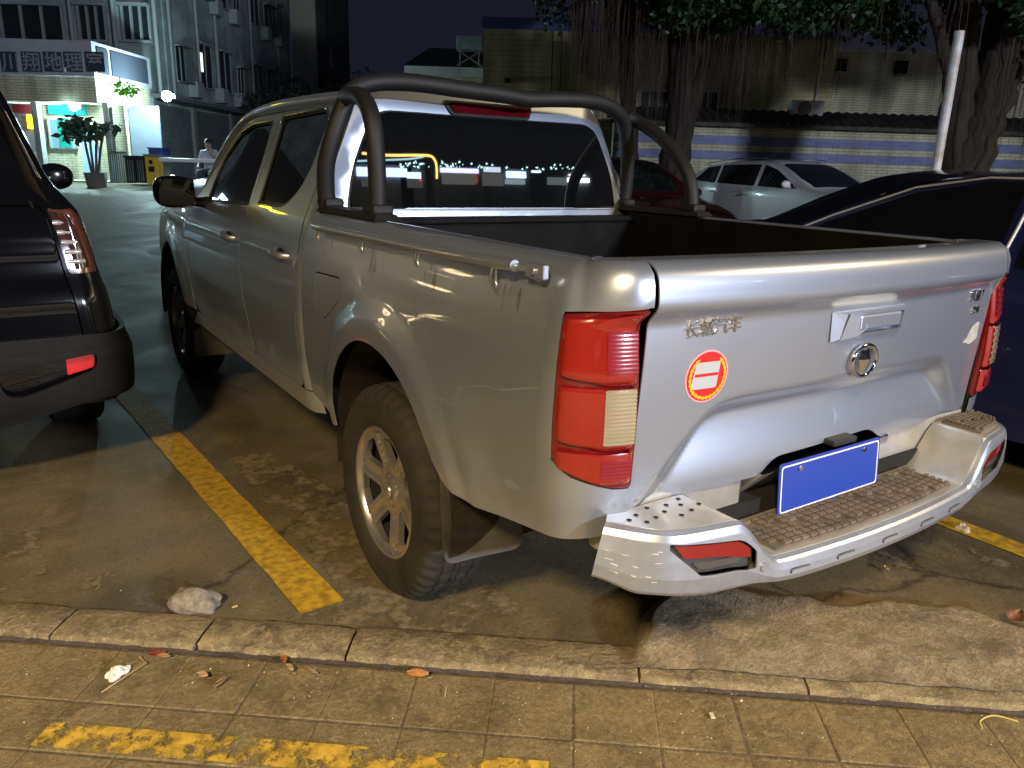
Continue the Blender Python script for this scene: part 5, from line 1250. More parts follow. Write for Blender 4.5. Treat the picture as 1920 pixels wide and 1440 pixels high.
for i, (a, q) in enumerate(((1578, 122), (1692, 126))):
    X, Z = AL(a, q, 22.4); wl_ = LT('wall_lamp', ('square black wall lamp with a pale lower rim on the building wing' if i == 0 else 'square black wall lamp nearest the forked tree on the yellow building wing'), 'wall lamp', X, 22.5, Z, 'black wall lamps')
    lbox('lamp_box', (X-.14, 22.36, Z-.16), (X+.14, 22.5, Z+.16), under, wl_, r=.01); lbox('lamp_rim', (X-.11, 22.355, Z-.20), (X+.11, 22.5, Z-.165), chrome if i == 0 else grey_p, wl_)
# ---- striped boundary wall with tin roof strip
sw = LT('striped_wall', 'cream tiled boundary wall with two blue stripes and a corrugated tin strip on top', 'wall', 8, 18.5, .3)
X0 = AL(1150, 260, 18.5)[0]; lbox('wall', (X0, 18.5, .2), (22, 18.8, 2.58), cream_t, sw)
for (q, s_) in ((252, 268), (281, 296)):
    Z1 = AL(1274, q, 18.48)[1]; Z0 = AL(1274, s_, 18.48)[1]; lbox('blue_stripe', (X0, 18.47, Z0), (22, 18.5, Z1), blue_t, sw)
b = MB(); n = 360; v = []
for i in range(n+1):
    xx = X0-.2+(22-X0)*i/n; h = .022*math.sin(i*2*PI/4.0)
    for (dd, zz) in ((18.15, 2.52), (18.7, 2.72), (19.4, 2.90)): v.append((xx, dd, zz+h))
b.add(v, [(i*3+j, (i+1)*3+j, (i+1)*3+j+1, i*3+j+1) for i in range(n) for j in range(2)])
b.box((X0-.2, 18.16, 2.44), (22, 18.2, 2.52)); lb(b, 'tin_roof_strip', mat('rusty_tin', (.055, .048, .04), rough=.7, metal=.3, var=.6, vs=4), sw)
# ac unit
X0_, X1_, Z0, Z1 = wallrect(1484, 1545, 188, 219, 19.0)
ac = LT('ac_unit', 'white air conditioner outdoor unit standing on the tin strip of the striped wall', 'air conditioner', (X0_+X1_)/2, 19.2, Z0)
wht = mat('ac_white', (.45, .46, .48), rough=.5, var=.15, vs=5)
lbox('casing', (X0_, 19.0, Z0), (X1_, 19.32, Z1), wht, ac, r=.015)
b = MB(); cx_, cz_ = X0_+.30, (Z0+Z1)/2; r_ = .16
b.lathe([(-.012, r_), (-.02, r_*.96), (-.01, r_*.3), (-.02, .001)], 'y', 28, cen=(cx_, 19.0, cz_)); lb(b, 'fan_grille', grey_p, ac)
b = MB(); 
for k in range(3): b.box((X1_-.26, 18.992, Z1-.10-.03*k), (X1_-.10, 18.999, Z1-.09-.03*k))
lb(b, 'grille_slots', grey_p, ac)
for xx in (X0_+.08, X1_-.14): lbox('foot', (xx, 19.02, Z0-.09), (xx+.06, 19.3, Z0), grey_p, ac)
# ---- low shed with parapet between tower and yellow building
sh = LT('low_annexe', 'low building with pale roof edge left of the yellow building', 'building', -2, 26, .5)
X0, X1, Z0, Z1 = wallrect(758, 906, 125, 134, 24); lbox('wall', (X0+.1, 24.3, .5), (X1, 29, Z0), cream_t, sh)
lbox('roof_edge', (X0, 24, Z0-.12), (X1, 29.2, Z1), conc, sh)
b = MB(); b.add([(X0-.1, 24.2, Z1), (X1, 24.2, Z1), (X1, 27, Z1+.9), (X0+.4, 27, Z1+.9)], [(0, 1, 2, 3)]); lb(b, 'sheet_roof', mat('green_sheet', (.03, .05, .03), rough=.6), sh)
x0, x1, z0, z1 = wallrect(856, 905, 66, 92, 23.6)
tk = LT('roof_tank', 'pale box on a braced steel stand at the left edge of the yellow building', 'tank', (x0+x1)/2, 23.9, Z1)
lbox('box', (x0, 23.6, z0), (x1, 24.2, z1), mat('tank_grey', (.22, .24, .26), rough=.5, var=.2, vs=4), tk, r=.02)
for q in ((x0, Z1, x1, z0), (x1, Z1, x0, z0), (x0+.1, Z1, x0+.1, z0), (x1-.1, Z1, x1-.1, z0)): b = MB(); b.tube([(q[0], 23.7, q[1]), (q[2], 23.7, q[3])], .022, 6); lb(b, 'brace', grey_p, tk)
# ================================================================ TREES
leaf_m = mat('banyan_leaf', (.020, .055, .016), rough=.5, var=.5, vs=2.2, col2=(.008, .022, .008))
bark_m = mat('banyan_bark', (.034, .025, .018), rough=.9, var=.5, vs=5, bump=.02, bs=14, stretch=(1, 1, .25))
root_m = mat('aerial_root', (.050, .031, .021), rough=.9, var=.4, vs=6)
def leaves(cl, seed, per=150, size=.10):
    """cl: list of clumps (x,y,z,rx,rz)"""
    rs = random.Random(seed); b = MB()
    for (x, y, z, rx, rz, n) in cl:
        for _ in range(n):
            while True:
                p = Vector((rs.uniform(-1, 1), rs.uniform(-1, 1), rs.uniform(-1, 1)))
                if p.length < 1 and p.length > .25*rs.random(): break
            c = Vector((x+p.x*rx, y+p.y*rx, z+p.z*rz)); s_ = size*rs.uniform(.6, 1.3)
            d = Vector((rs.gauss(0, 1), rs.gauss(0, 1), rs.gauss(-.6, .7))).normalized(); u = d.cross(Vector((rs.gauss(0, 1), rs.gauss(0, 1), rs.gauss(0, 1)))).normalized()
            tip = c+d*s_*1.3; m1 = c+d*s_*.55+u*s_*.36; m2 = c+d*s_*.55-u*s_*.36
            b.add([c, m1, tip, m2], [(0, 1, 2, 3)])
    return b
def tree(name, label, lx, ld, z0, trunks, clumps, roots, seed, group=None, rootcol=None):
    t = LT(name, label, 'tree', lx, ld, z0, group); rs = random.Random(seed)
    b = MB()
    for pts, rr in trunks:
        P = smooth_path(pts, 6); n = len(P); rad = [rr[0]+(rr[-1]-rr[0])*(i/(n-1))**.8 for i in range(n)]
        rad = [r*(1+.10*math.sin(i*1.7+seed)) for i, r in enumerate(rad)]
        b.tube(P, .1, 14, rs=rad)
        for q in range(5):       # fused root strands on the trunk
            a = rs.uniform(0, 2*PI); Q = [(p.x+rad[i]*.85*math.cos(a+i*.05), p.y+rad[i]*.85*math.sin(a+i*.05), p.z) for i, p in enumerate(P)]
            b.tube(Q, .03, 6, rs=[max(.015, r*.28) for r in rad])
    lb(b, 'trunk', bark_m, t)
    lb(leaves(clumps, seed), 'crown', leaf_m, t)
    if roots:
        b = MB()
        for (x, y, zt, zb) in roots:
            n = 7; r0 = rs.uniform(.004, .012) if rs.random() < .88 else rs.uniform(.018, .035); ph = rs.uniform(0, 6); pts = [(x+.04*math.sin(ph+i*1.1)*(1-i/n)+rs.uniform(-.01, .01), y, zt+(zb-zt)*i/n) for i in range(n+1)]
            b.tube(pts, .01, 4, rs=[r0*(1-.75*i/n) for i in range(n+1)])
        o = lb(b, 'aerial_roots', root_m, t); o['kind'] = 'stuff'
    return t
rs = random.Random(31)
def clumps(xr, yr, zr, n, r=(.35, .7), dens=150): return [(rs.uniform(*xr), rs.uniform(*yr), rs.uniform(*zr), rs.uniform(*r), rs.uniform(.22, .42), dens) for _ in range(n)]
def rootset(px0, px1, d, py0, py1, n, thick=0):
    o = []
    for _ in range(n):
        a = rs.uniform(px0, px1); dd = rs.uniform(d-.7, d+.9); x, z = AL(a, rs.uniform(py0, py1), dd); o.append((x, dd, 4.6+rs.uniform(-.2, .3), z))
    return o
x1_ = AL(1268, 300, 15.6)[0]; x2_ = AL(1180, 300, 15.9)[0]
tA = tree('banyan_tree', 'banyan with several trunks and a curtain of hanging roots, behind the roll bar', x1_, 15.6, .25,
    [([(x1_-.15, 15.6, .2), (x1_-.1, 15.6, 1.2), (x1_, 15.6, 2.2), (x1_-.08, 15.6, 3.2), (x1_-.2, 15.6, 4.8)], (.34, .19)),
     ([(x2_+.1, 15.9, .2), (x2_, 15.9, 1.6), (x2_-.12, 15.9, 2.8), (x2_-.35, 15.7, 4.7)], (.20, .13)),
     ([(x1_+.05, 15.5, 1.9), (x1_+.25, 15.5, 2.9), (x1_+.6, 15.4, 4.5)], (.16, .09)),
     ([(x1_, 15.6, 3.6), (x1_+1.2, 15.2, 4.6), (x1_+2.6, 14.8, 5.2)], (.15, .08)), ([(x1_, 15.6, 3.9), (x1_-1.5, 15.2, 5), (x1_-3, 14.8, 5.6)], (.15, .08))],
    clumps((.1, 6.8), (13.2, 17), (4.3, 6.2), 120) + clumps((2.4, 6.0), (13.2, 14.6), (3.95, 4.4), 46, (.25, .45)) + clumps((-.7, 1.8), (13.6, 15.5), (4.5, 4.9), 16, (.25, .45)) + clumps((5.2, 6.3), (13.2, 14.2), (3.6, 4.1), 4, (.2, .3), 90),
    rootset(1065, 1150, 15, 60, 170, 90)+rootset(1110, 1240, 15, 120, 270, 190)+rootset(1270, 1400, 15, 90, 235, 200)+rootset(1380, 1570, 15, 70, 190, 130)+rootset(1400, 1480, 14.6, 120, 215, 14), 5, 'banyan trees')
x3_ = AL(1815, 300, 12.8)[0]
tB = tree('banyan_tree', 'dark forked tree trunk on the right behind the white pole', x3_, 12.8, .2,
    [([(x3_-.05, 12.8, .15), (x3_-.05, 12.8, 1.2), (x3_, 12.8, 2.0), (x3_+.12, 12.8, 2.6), (x3_+.25, 12.8, 3.4), (x3_+.45, 12.8, 4.8)], (.44, .30)),
     ([(x3_-.10, 12.8, 1.4), (x3_-.28, 12.8, 2.3), (x3_-.36, 12.8, 3.1), (x3_-.55, 12.8, 4.6)], (.30, .20)),
     ([(x3_-.30, 12.8, 2.5), (x3_-.62, 12.7, 3.1), (x3_-1.05, 12.6, 3.9), (x3_-1.5, 12.5, 4.6)], (.13, .06)),
     ([(x3_+.25, 12.8, 3.0), (x3_+.8, 12.7, 3.5), (x3_+1.6, 12.6, 4.4)], (.16, .09))],
    clumps((6.2, 11.5), (11.2, 14.6), (4.1, 5.8), 110) + clumps((6.9, 8.6), (11.3, 12.3), (3.7, 4.1), 22, (.22, .4), 130) + clumps((7.6, 8.4), (11.8, 12.4), (3.0, 3.6), 4, (.18, .3), 90),
    rootset(1745, 1775, 12.6, 150, 300, 16)+rootset(1840, 1920, 12.6, 150, 290, 40)+rootset(1560, 1700, 13.5, 60, 130, 26), 8, 'banyan trees')
bsh = LT('bush', 'dark rounded bush seen just above the pickup cab roof', 'bush', -7.5, 30, .5)
b = leaves([(-9.3+.5*i, 30+rs.uniform(-.5, .5), 3.3+.35*math.sin(i*1.1)+.10*i*(1 if i < 6 else .6)-(0 if i < 9 else .3*(i-8)), .65, .7, 260) for i in range(12)]+[(-9+.8*i, 30, 1.8, .9, 1.2, 150) for i in range(7)], 4, size=.14); lb(b, 'foliage', mat('bush_leaf', (.014, .022, .016), rough=.7), bsh)
# ---- white pole
px_ = AL(1757, 305, 11)[0]; zt = AL(1790, 58, 11)[1]
po_ = LT('white_pole', 'plain white upright pole in front of the forked tree', 'pole', px_, 11, .12)
b = MB(); b.tube([(px_, 11, .1), (px_, 11, zt)], .062, 18); lb(b, 'shaft', mat('pole_white', (.72, .74, .80), rough=.45, var=.15, vs=4, col2=(.45, .36, .26)), po_)
b = MB(); b.lathe([(0, .13), (.015, .13), (.02, .064)], 'z', 18, cen=(px_, 11, .12)); lb(b, 'foot_flange', grey_p, po_)
# ---- potted tree by the guard house
X, Z = AL(190, 348, 18.6); pt = LT('potted_tree', 'small leafy tree with bare twisted stems in a dark pot before the guard house', 'potted tree', X, 18.6, .66)
b = MB(); b.lathe([(.66, .20), (1.0, .26), (1.0, .22), (.95, .20)], 'z', 20, cen=(X-.1, 18.6, 0)); lb(b, 'pot', mat('pot_grey', (.12, .12, .10), rough=.8), pt)
b = MB()
for q in (-.2, -.1, .02, .12): b.tube(smooth_path([(X+q*.4-.1, 18.6, .9), (X+q-.05, 18.6, 1.5), (X+q*1.6, 18.6, 1.9), (X+q*3, 18.55, 2.1)], 4), .03, 8, rs=None)
lb(b, 'stem', mat('stem_bark', (.10, .09, .07), rough=.9), pt)
lb(leaves([(X+rs.uniform(-.75, .40), 18.6+rs.uniform(-.3, .3), rs.uniform(1.80, 2.30), .25, .14, 24) for _ in range(13)], 14, size=.16), 'foliage', mat('pot_leaf', (.05, .09, .06), rough=.3, coat=.5), pt)
hp_ = LT('hanging_plant', 'bright green leafy sprig hanging from the guard house corner', 'plant', AL(230, 160, 19.7)[0], 19.7, 2.9)
X, Z = AL(232, 162, 19.7); lb(leaves([(X, 19.7, Z, .28, .14, 60), (X+.15, 19.7, Z-.12, .12, .14, 16)], 15, size=.13), 'leaves', mat('lime_leaf', (.22, .50, .05), rough=.5), hp_)
# ---- yellow cabinet, black bins, blue crate, barrier, person
def simple(name, label, cat_, px0, px1, py0, py1, d, th, m_, part='body', r=.02, extra=None):
    x0, x1, z0, z1 = wallrect(px0, px1, py0, py1, d); o = LT(name, label, cat_, (x0+x1)/2, d+th/2, z0); bo = lbox(part, (x0, d, z0), (x1, d+th, z1), m_, o, r=r); 
    if extra: extra(o, x0, x1, z0, z1, d)
    return o
def cab_x(o, x0, x1, z0, z1, d):
    lbox('top_cap', (x0-.02, d-.02, z1), (x1+.02, d+.34, z1+.06), grey_p, o); lbox('label_plate', (x0+.08, d-.01, z1-.35), (x1-.08, d, z1-.22), under, o); b = MB(); b.tube([((x0+x1)/2, d-.012, z1-.12), ((x0+x1)/2, d-.02, z1-.12)], .05, 12); lb(b, 'dial', under, o)
simple('barrier_cabinet', 'yellow gate barrier cabinet at the right end of the black bins', 'barrier cabinet', 273, 296, 294, 345, 19.2, .32, mat('cabinet_yellow', (.62, .42, .05), rough=.45), extra=cab_x)
def bin_x(o, x0, x1, z0, z1, d): lbox('lid', (x0-.02, d-.03, z1), (x1+.02, d+.5, z1+.05), blk_pl, o); [lbox('rib', (x0+(x1-x0)*k/4, d-.012, z0+.05), (x0+(x1-x0)*k/4+.02, d, z1-.05), shut_m, o) for k in range(1, 4)]
simple('wheelie_bin', 'black bin beside the yellow barrier cabinet', 'bin', 255, 272, 296, 343, 19.4, .5, blk_pl, extra=bin_x)
simple('wheelie_bin', 'black bin farther from the yellow cabinet, next to the grey railing', 'bin', 236, 253, 296, 343, 19.5, .5, blk_pl, extra=bin_x)
simple('blue_crate', 'blue plastic box resting above the black bin and yellow cabinet', 'box', 278, 304, 279, 292, 20.2, .5, mat('crate_blue', (.03, .06, .28), rough=.4), extra=lambda o, x0, x1, z0, z1, d: [lbox('stand', (x0+.03, d+.05, .72), (x1-.03, d+.45, z0), grey_p, o), lbox('rim', (x0-.02, d-.02, z1), (x1+.02, d+.52, z1+.03), mat('crate_rim', (.05, .09, .35), rough=.4), o)])
ra = LT('grey_railing', 'grey metal railing between the potted tree and the black bins', 'railing', AL(222, 340, 19.8)[0], 19.8, .72)
b = MB(); x0 = AL(210, 320, 19.8)[0]; x1 = AL(240, 320, 19.8)[0]
for k in range(9): b.box((x0+(x1-x0)*k/8-.012, 19.8, .74), (x0+(x1-x0)*k/8+.012, 19.83, 1.45))
b.box((x0, 19.79, 1.45), (x1, 19.84, 1.5)); lb(b, 'bars', shut_m, ra)
x0, z0 = AL(296, 299, 19.3); x1 = AL(480, 299, 19.3)[0]
bo = LT('barrier_boom', 'white gate barrier arm reaching right from the yellow cabinet', 'barrier', x0, 19.3, .72)
b = MB(); b.bbox((x0, 19.28, z0-.045), (x1, 19.33, z0+.045), .015); lb(b, 'arm', mat('boom_white', (.70, .72, .75), rough=.4), bo)
b = MB(); b.tube([(x1-.1, 19.3, .5), (x1-.1, 19.3, z0)], .035, 8); lb(b, 'rest_post', grey_p, bo)
# person sitting behind the barrier
skin = mat('skin', (.34, .22, .16), rough=.55); shirt = mat('pale_shirt', (.34, .36, .42), rough=.8); pants = mat('dark_trousers', (.06, .065, .08), rough=.85); hair = mat('dark_hair', (.02, .02, .02), rough=.6)
PX = AL(394, 300, 19.9)[0]; ZS = AL(394, 262, 19.9)[1]-1.27   # ground so that the seated head is 1.27 m up
pe = LT('person', 'person in a pale shirt sitting behind the white barrier arm, hand raised to the face', 'person', PX, 19.9, ZS)
def skin_mesh(name, V, E, Rr, m_, par, lv=2):
    me = bpy.data.meshes.new(name); me.from_pydata(V, E, []); me.update(); o = link(name, me, m_, par)
    md = o.modifiers.new('skin', 'SKIN'); md.use_smooth_shade = True
    for i, r in enumerate(Rr): me.skin_vertices[0].data[i].radius = r if isinstance(r, tuple) else (r, r)
    me.skin_vertices[0].data[0].use_root = True
    s_ = o.modifiers.new('sub', 'SUBSURF'); s_.levels = lv; s_.render_levels = lv
    return o
# local: x right, y away from camera, seated facing the camera, slightly turned
bodyV = [(0, 0, .50), (0, .0, .66), (0, -.02, .82), (0, -.02, .96), (0, -.03, 1.04), (0, -.04, 1.10), (0, -.045, 1.17), (0, -.045, 1.23),
         (-.16, -.02, .97), (-.24, -.03, .76), (-.22, -.20, .62), (-.20, -.30, .60), (.16, -.02, .97), (.26, -.10, .78), (.17, -.24, .92), (.09, -.18, 1.09),
         (-.09, -.02, .48), (-.14, -.42, .50), (-.14, -.44, .25), (-.14, -.42, .05), (-.14, -.55, .03), (.09, -.02, .48), (.16, -.42, .50), (.18, -.46, .25), (.18, -.44, .05), (.19, -.57, .03)]
bodyE = [(0, 1), (1, 2), (2, 3), (3, 4), (4, 5), (5, 6), (6, 7), (3, 8), (8, 9), (9, 10), (10, 11), (3, 12), (12, 13), (13, 14), (14, 15), (0, 16), (16, 17), (17, 18), (18, 19), (19, 20), (0, 21), (21, 22), (22, 23), (23, 24), (24, 25)]
bodyR = [(.15, .11), (.14, .10), (.16, .105), (.15, .09), .055, .065, .088, .075, .062, .045, .035, .028, .062, .045, .035, .028, .09, .07, .055, .042, .035, .09, .07, .055, .042, .035]
bd = skin_mesh('body', bodyV, bodyE, bodyR, skin, pe)
skin_mesh('shirt', [bodyV[i] for i in (0, 1, 2, 3, 8, 9, 12, 13)]+[(0, -.025, 1.0)], [(0, 1), (1, 2), (2, 3), (3, 4), (4, 5), (3, 6), (6, 7), (3, 8)], [(.165, .125), (.155, .115), (.175, .12), (.165, .105), .075, .062, .075, .062, .07], shirt, pe)
skin_mesh('trousers', [bodyV[i] for i in (0, 16, 17, 18, 19, 21, 22, 23, 24)], [(0, 1), (1, 2), (2, 3), (3, 4), (0, 5), (5, 6), (6, 7), (7, 8)], [(.165, .13), .10, .085, .068, .06, .10, .085, .068, .06], pants, pe)
b = MB(); b.lathe([(-.02, .095)]+[(.10*math.sin(R(a)), .098*math.cos(R(a))) for a in (15, 35, 55, 75, 90)], 'z', 20, cen=(0, -.03, 1.20)); b.build('hair', hair, pe)
for i in range(5):
    a = (i-2)*.012; b = MB(); b.tube([(.09+a, -.18, 1.10), (.085+a, -.19, 1.145), (.07+a, -.16, 1.165+.004*(2-abs(i-2)))], .009, 6); b.build('finger', skin, bd)
b = MB(); b.bbox((-.24, -.22, .40), (.24, .24, .45), .01)
ch_ = LT('stool', 'low dark stool carrying the seated person', 'stool', PX, 19.9, ZS)
b.build('seat', blk_pl, ch_)
for (sx, sy) in ((-1, -1), (1, -1), (-1, 1), (1, 1)): b = MB(); b.tube([(sx*.2, sy*.18, .4), (sx*.22, sy*.2, -.02)], .015, 8); b.build('leg', blk_pl, ch_)
# ================================================================ LITTER ON THE GROUND
def ground_z(s_, t_):
    return .013 if 0 < t_ < .15 else (-.013 if t_ < 0 else .004)
def put(name, label, cat_, s_, t_, rz=0, group=None, z=None):
    x, y = KW(s_, t_); return thing(name, label, cat_, (x, y, ground_z(s_, t_) if z is None else z), rz, group)
rs = random.Random(77)
# stone
o = put('stone', 'rounded grey lump of concrete lying on the lot against the kerb', 'stone', .52, .205, R(-38), z=.0)
bm = bmesh.new(); bmesh.ops.create_icosphere(bm, subdivisions=4, radius=1)
for v in bm.verts:
    c = v.co; k = 1+.10*math.sin(c.x*4+1)*math.cos(c.y*5)+.05*math.sin(c.z*9+c.x*7)+rs.uniform(-.012, .012)
    v.co = Vector((math.copysign(abs(c.x)**.8, c.x)*.082*k, c.y*.052*k, max(-.01, c.z*.046*k+.02)))
me = bpy.data.meshes.new('lump'); bm.to_mesh(me); bm.free(); link('lump', me, mat('stone_grey', (.24, .21, .165), rough=.95, var=.4, vs=40, bump=.004, bs=120), o, smooth=True)
def crumple(name, parent, size, m_, seed, h=.5, n=26):
    r_ = random.Random(seed); v = []
    for i in range(n+1):
        for j in range(n+1):
            a, c = i/n*2-1, j/n*2-1; q = 1+.18*math.sin(3*math.atan2(c, a)+seed)+.1*math.sin(5*math.atan2(c, a))
            rr = max(abs(a), abs(c)); ang = math.atan2(c, a); x, y = rr*math.cos(ang)*q, rr*math.sin(ang)*q*.75
            z = h*(1-rr**2)*.55+h*.28*(math.sin(a*7+seed+2*math.sin(c*5))*math.cos(c*6+seed))*(1-.5*rr)+r_.uniform(-.03, .03)*h
            v.append((x*size, y*size, max(.04*size, z*size)))
    me = bpy.data.meshes.new(name); me.from_pydata(v, [], [(i*(n+1)+j, (i+1)*(n+1)+j, (i+1)*(n+1)+j+1, i*(n+1)+j+1) for i in range(n) for j in range(n)]); me.update()
    o_ = link(name, me, m_, parent, smooth=True); md = o_.modifiers.new('thick', 'SOLIDIFY'); md.thickness = .0008; return o_
tis_m = mat('tissue_white', (.78, .76, .72), rough=.9)
o = put('tissue', 'crumpled white tissue on the pavement at lower left', 'tissue', .452, -.135, R(20)); crumple('paper', o, .036, tis_m, 2, .9)
o = put('tissue', 'crumpled tissue lying on the yellow line right of the rear bumper', 'tissue', 3.41, 1.165, R(60), z=.004); crumple('paper', o, .034, mat('dirty_tissue', (.55, .47, .38), rough=.9, var=.3, vs=30), 4, 1.1)
wood = mat('bamboo', (.50, .36, .16), rough=.6)
o = put('bamboo_stick', 'thin bamboo stick beside the white tissue, bent at one end', 'stick', .48, -.15)
a = Vector((*KW(.457, -.219), -.010)); c = Vector((*KW(.512, -.085), -.006)); e = Vector((*KW(.478, -.062), -.006))
b = MB(); b.tube([a-o.location, c-o.location, e-o.location], .0022, 8); b.build('rod', wood, o)
o = put('bamboo_stick', 'short straight straw on the slab below the kerb, middle of the picture', 'stick', 1.40, -.105); b = MB(); b.tube([(-.012, -.018, .002), (.012, .016, .003)], .0016, 6); b.build('rod', mat('straw', (.6, .52, .35), rough=.7), o)
o = put('twig', 'small yellow twig under the left end of the rear bumper', 'twig', 2.22, .25, z=.04); b = MB(); b.tube([(-.014, -.008, .002), (.014, .008, .003)], .0022, 6); b.build('rod', mat('yellow_twig', (.6, .5, .12), rough=.7), o)
o = put('grass_stem', 'curled yellow stalk lying on the pavement at the right edge', 'stalk', 2.93, -.062)
b = MB(); b.tube(smooth_path([(-.06, .012, .002), (-.04, .028, .006), (0, .022, .010), (.03, .006, .006), (.055, -.028, .002)], 6), .0025, 8); b.build('stalk', mat('stalk_yellow', (.50, .40, .10), rough=.6), o)
def leaf(label, s_, t_, rz, col, L_=.028, w=.011, curl=.010, z=None):
    o = put('dry_leaf', label, 'leaf', s_, t_, rz, 'dry leaves on the pavement', z); n = 10; v = []
    for i in range(n+1):
        t = i/n; ww = w*math.sin(PI*min(1, t*1.02))**.8*(1.25-.5*t) if 0 < t < 1 else .0005
        for q in (-1, -.5, 0, .5, 1): v.append(((t-.5)*2*L_, ww*q, .003+curl*(abs(q)**1.5)*(.4+.6*math.sin(t*3))+curl*.5*(2*t-1)**2))
    me = bpy.data.meshes.new('blade'); me.from_pydata(v, [], [(i*5+j, (i+1)*5+j, (i+1)*5+j+1, i*5+j+1) for i in range(n) for j in range(4)]); me.update()
    bl = link('blade', me, mat('dry_leaf', col, rough=.55, var=.4, vs=60), o, smooth=True); md = bl.modifiers.new('thick', 'SOLIDIFY'); md.thickness = .0006
    b = MB(); b.tube([(L_*.95, 0, .004), (L_*1.35, .004, .003)], .0007, 5); b.build('stalk', wood, o)
leaf('dark red curled leaf at the foot of the kerb above the white tissue', .520, -.040, R(-20), (.22, .035, .02), .026, .012)
leaf('long tan leaf touching the dark red curled leaf', .545, -.050, R(-40), (.33, .20, .10), .022, .008)
leaf('tan folded leaf, upper left one of the pair right of the tissue', .70, -.125, R(-45), (.42, .25, .14), .018, .011, .014)
leaf('brown narrow leaf, lower right one of the pair right of the tissue', .765, -.150, R(30), (.26, .18, .08), .024, .007, .014)
leaf('orange brown leaf standing against the kerb edge right of the pair', .905, -.030, R(75), (.40, .14, .05), .016, .009, .016)
leaf('tan twisted leaf just under the orange brown leaf', .935, -.068, R(-70), (.36, .25, .12), .018, .008, .018)
leaf('slim pale brown leaf between the twisted leaf and the orange roll', 1.005, -.07, R(-60), (.28, .22, .12), .018, .005, .010)
leaf('rolled orange leaf on the slab in the middle of the pavement', 1.310, -.055, R(-35), (.50, .21, .06), .032, .012, .022)
leaf('large reddish leaf at the right edge on the mortar mound', 3.22, .41, R(10), (.20, .09, .055), .05, .03, .02, z=.03)
leaf('small pale leaf scrap on the lot below the bumper', 2.94, .76, R(40), (.55, .42, .22), .014, .010, .010, z=.004)
o = put('paper_chip', 'small yellow paper chip on the lot beside the stone', 'paper chip', .649, .216, R(10), z=.004); b = MB(); b.bbox((-.009, -.005, 0), (.009, .005, .003), .001); b.build('chip', mat('chip_yellow', (.62, .42, .12), rough=.8), o)
o = put('paper_chip', 'small pale rectangular chip on the right part of the pavement', 'paper chip', 2.142, -.121, R(60)); b = MB(); b.bbox((-.011, -.006, 0), (.011, .006, .004), .001); b.build('chip', mat('chip_pale', (.62, .55, .42), rough=.8), o)
# grit: countless crumbs
b = MB(); gm = mat('grit', (.62, .56, .45), rough=.8)
for k in range(330):
    u = rs.random()
    if u < .62: s_, t_ = rs.uniform(.2, 3.4), -abs(rs.gauss(0, .16))-.01
    elif u < .8: s_, t_ = rs.gauss(1.75, .35), rs.gauss(-.18, .1)
    else: s_, t_ = rs.uniform(-.5, 4), rs.uniform(-.9, .9)
    if 0 < t_ < .15: continue
    x, y = KW(s_, t_); z = ground_z(s_, t_); r = min(.0045, abs(rs.gauss(.0007, .0010))+.0005)
    if t_ > .15 and s_ > 1.9 and t_ < .5: z = .045
    vv = [Vector((rs.uniform(-1, 1), rs.uniform(-1, 1), rs.uniform(-.5, .5)))*.35 for _ in range(6)]
    base = [(1, 0, 0), (0, 1, 0), (-1, 0, 0), (0, -1, 0), (0, 0, .8), (0, 0, -.6)]
    b.add([(x+(p[0]+q.x)*r, y+(p[1]+q.y)*r*.8, z+(p[2]+q.z)*r+.002) for p, q in zip(base, vv)], [(0, 1, 4), (1, 2, 4), (2, 3, 4), (3, 0, 4), (1, 0, 5), (2, 1, 5), (3, 2, 5), (0, 3, 5)])
tag(b.build('grit', gm), 'pale crumbs of grit scattered over the pavement by the kerb', None, kind='stuff')
# ================================================================ THE STREET BEHIND THE CAMERA (seen in the rear window)
# the window is a plane leaning forward: direction of a reflected ray
WN = Vector((0, -1, .0833)).normalized(); WP = Vector((0, .69, 1.43))
def refl(px, py, Y):
    d = FWD + RIGHT*((px-960)/1446.6) - UP*((py-720)/1446.6); t = (WP-CAM).dot(WN)/d.dot(WN); h = CAM+d*t
    r = d-2*d.dot(WN)*WN; return h+r*((Y-h.y)/r.y)
SY = -24.0
shop_w = mat('shop_wall', (.22, .22, .23), rough=.8, var=.3, vs=1); 
signs = [  # px0, px1, py0, py1, colour, strength, name
 ('shopfront', 'shop with a long blue white light box across the road behind the camera, leftmost', [(640, 742, 316, 330, (.50, .62, 1.0), 3.2), (650, 690, 334, 350, (.30, .35, .36), .25), (662, 680, 286, 300, (.0, .75, .70), 1.8)]),
 ('shopfront', 'shop with a small pale blue light box behind the camera, beneath the gold light arch', [(744, 771, 324, 334, (.45, .75, .9), 4.0), (768, 772, 336, 340, (1, .05, .03), 2.5), (745, 775, 336, 352, (.35, .36, .34), .22)]),
 ('shopfront', 'shop with a violet white light strip and red door panel behind the camera', [(814, 892, 317, 323, (.50, .50, 1.0), 3.6), (818, 886, 326, 345, (.36, .36, .34), .38), (884, 890, 326, 343, (.6, .1, .08), .6)]),
 ('shopfront', 'shop with a bright square light box and round white signs behind the camera', [(953, 992, 322, 333, (.45, .68, .95), 3.6), (905, 938, 314, 322, (.7, .8, 1), 1.6), (950, 990, 337, 345, (.4, .55, .6), .8), (903, 944, 326, 348, (.32, .33, .30), .35)]),
 ('shopfront', 'shop with two white light lines behind the camera, rightmost', [(1083, 1128, 334, 341, (.8, .9, 1), 4.0), (1085, 1120, 327, 329, (.8, .9, 1), 1.8), (1006, 1024, 320, 323, (.7, .85, 1), 2.6), (1040, 1078, 333, 346, (.3, .36, .36), .5)])]
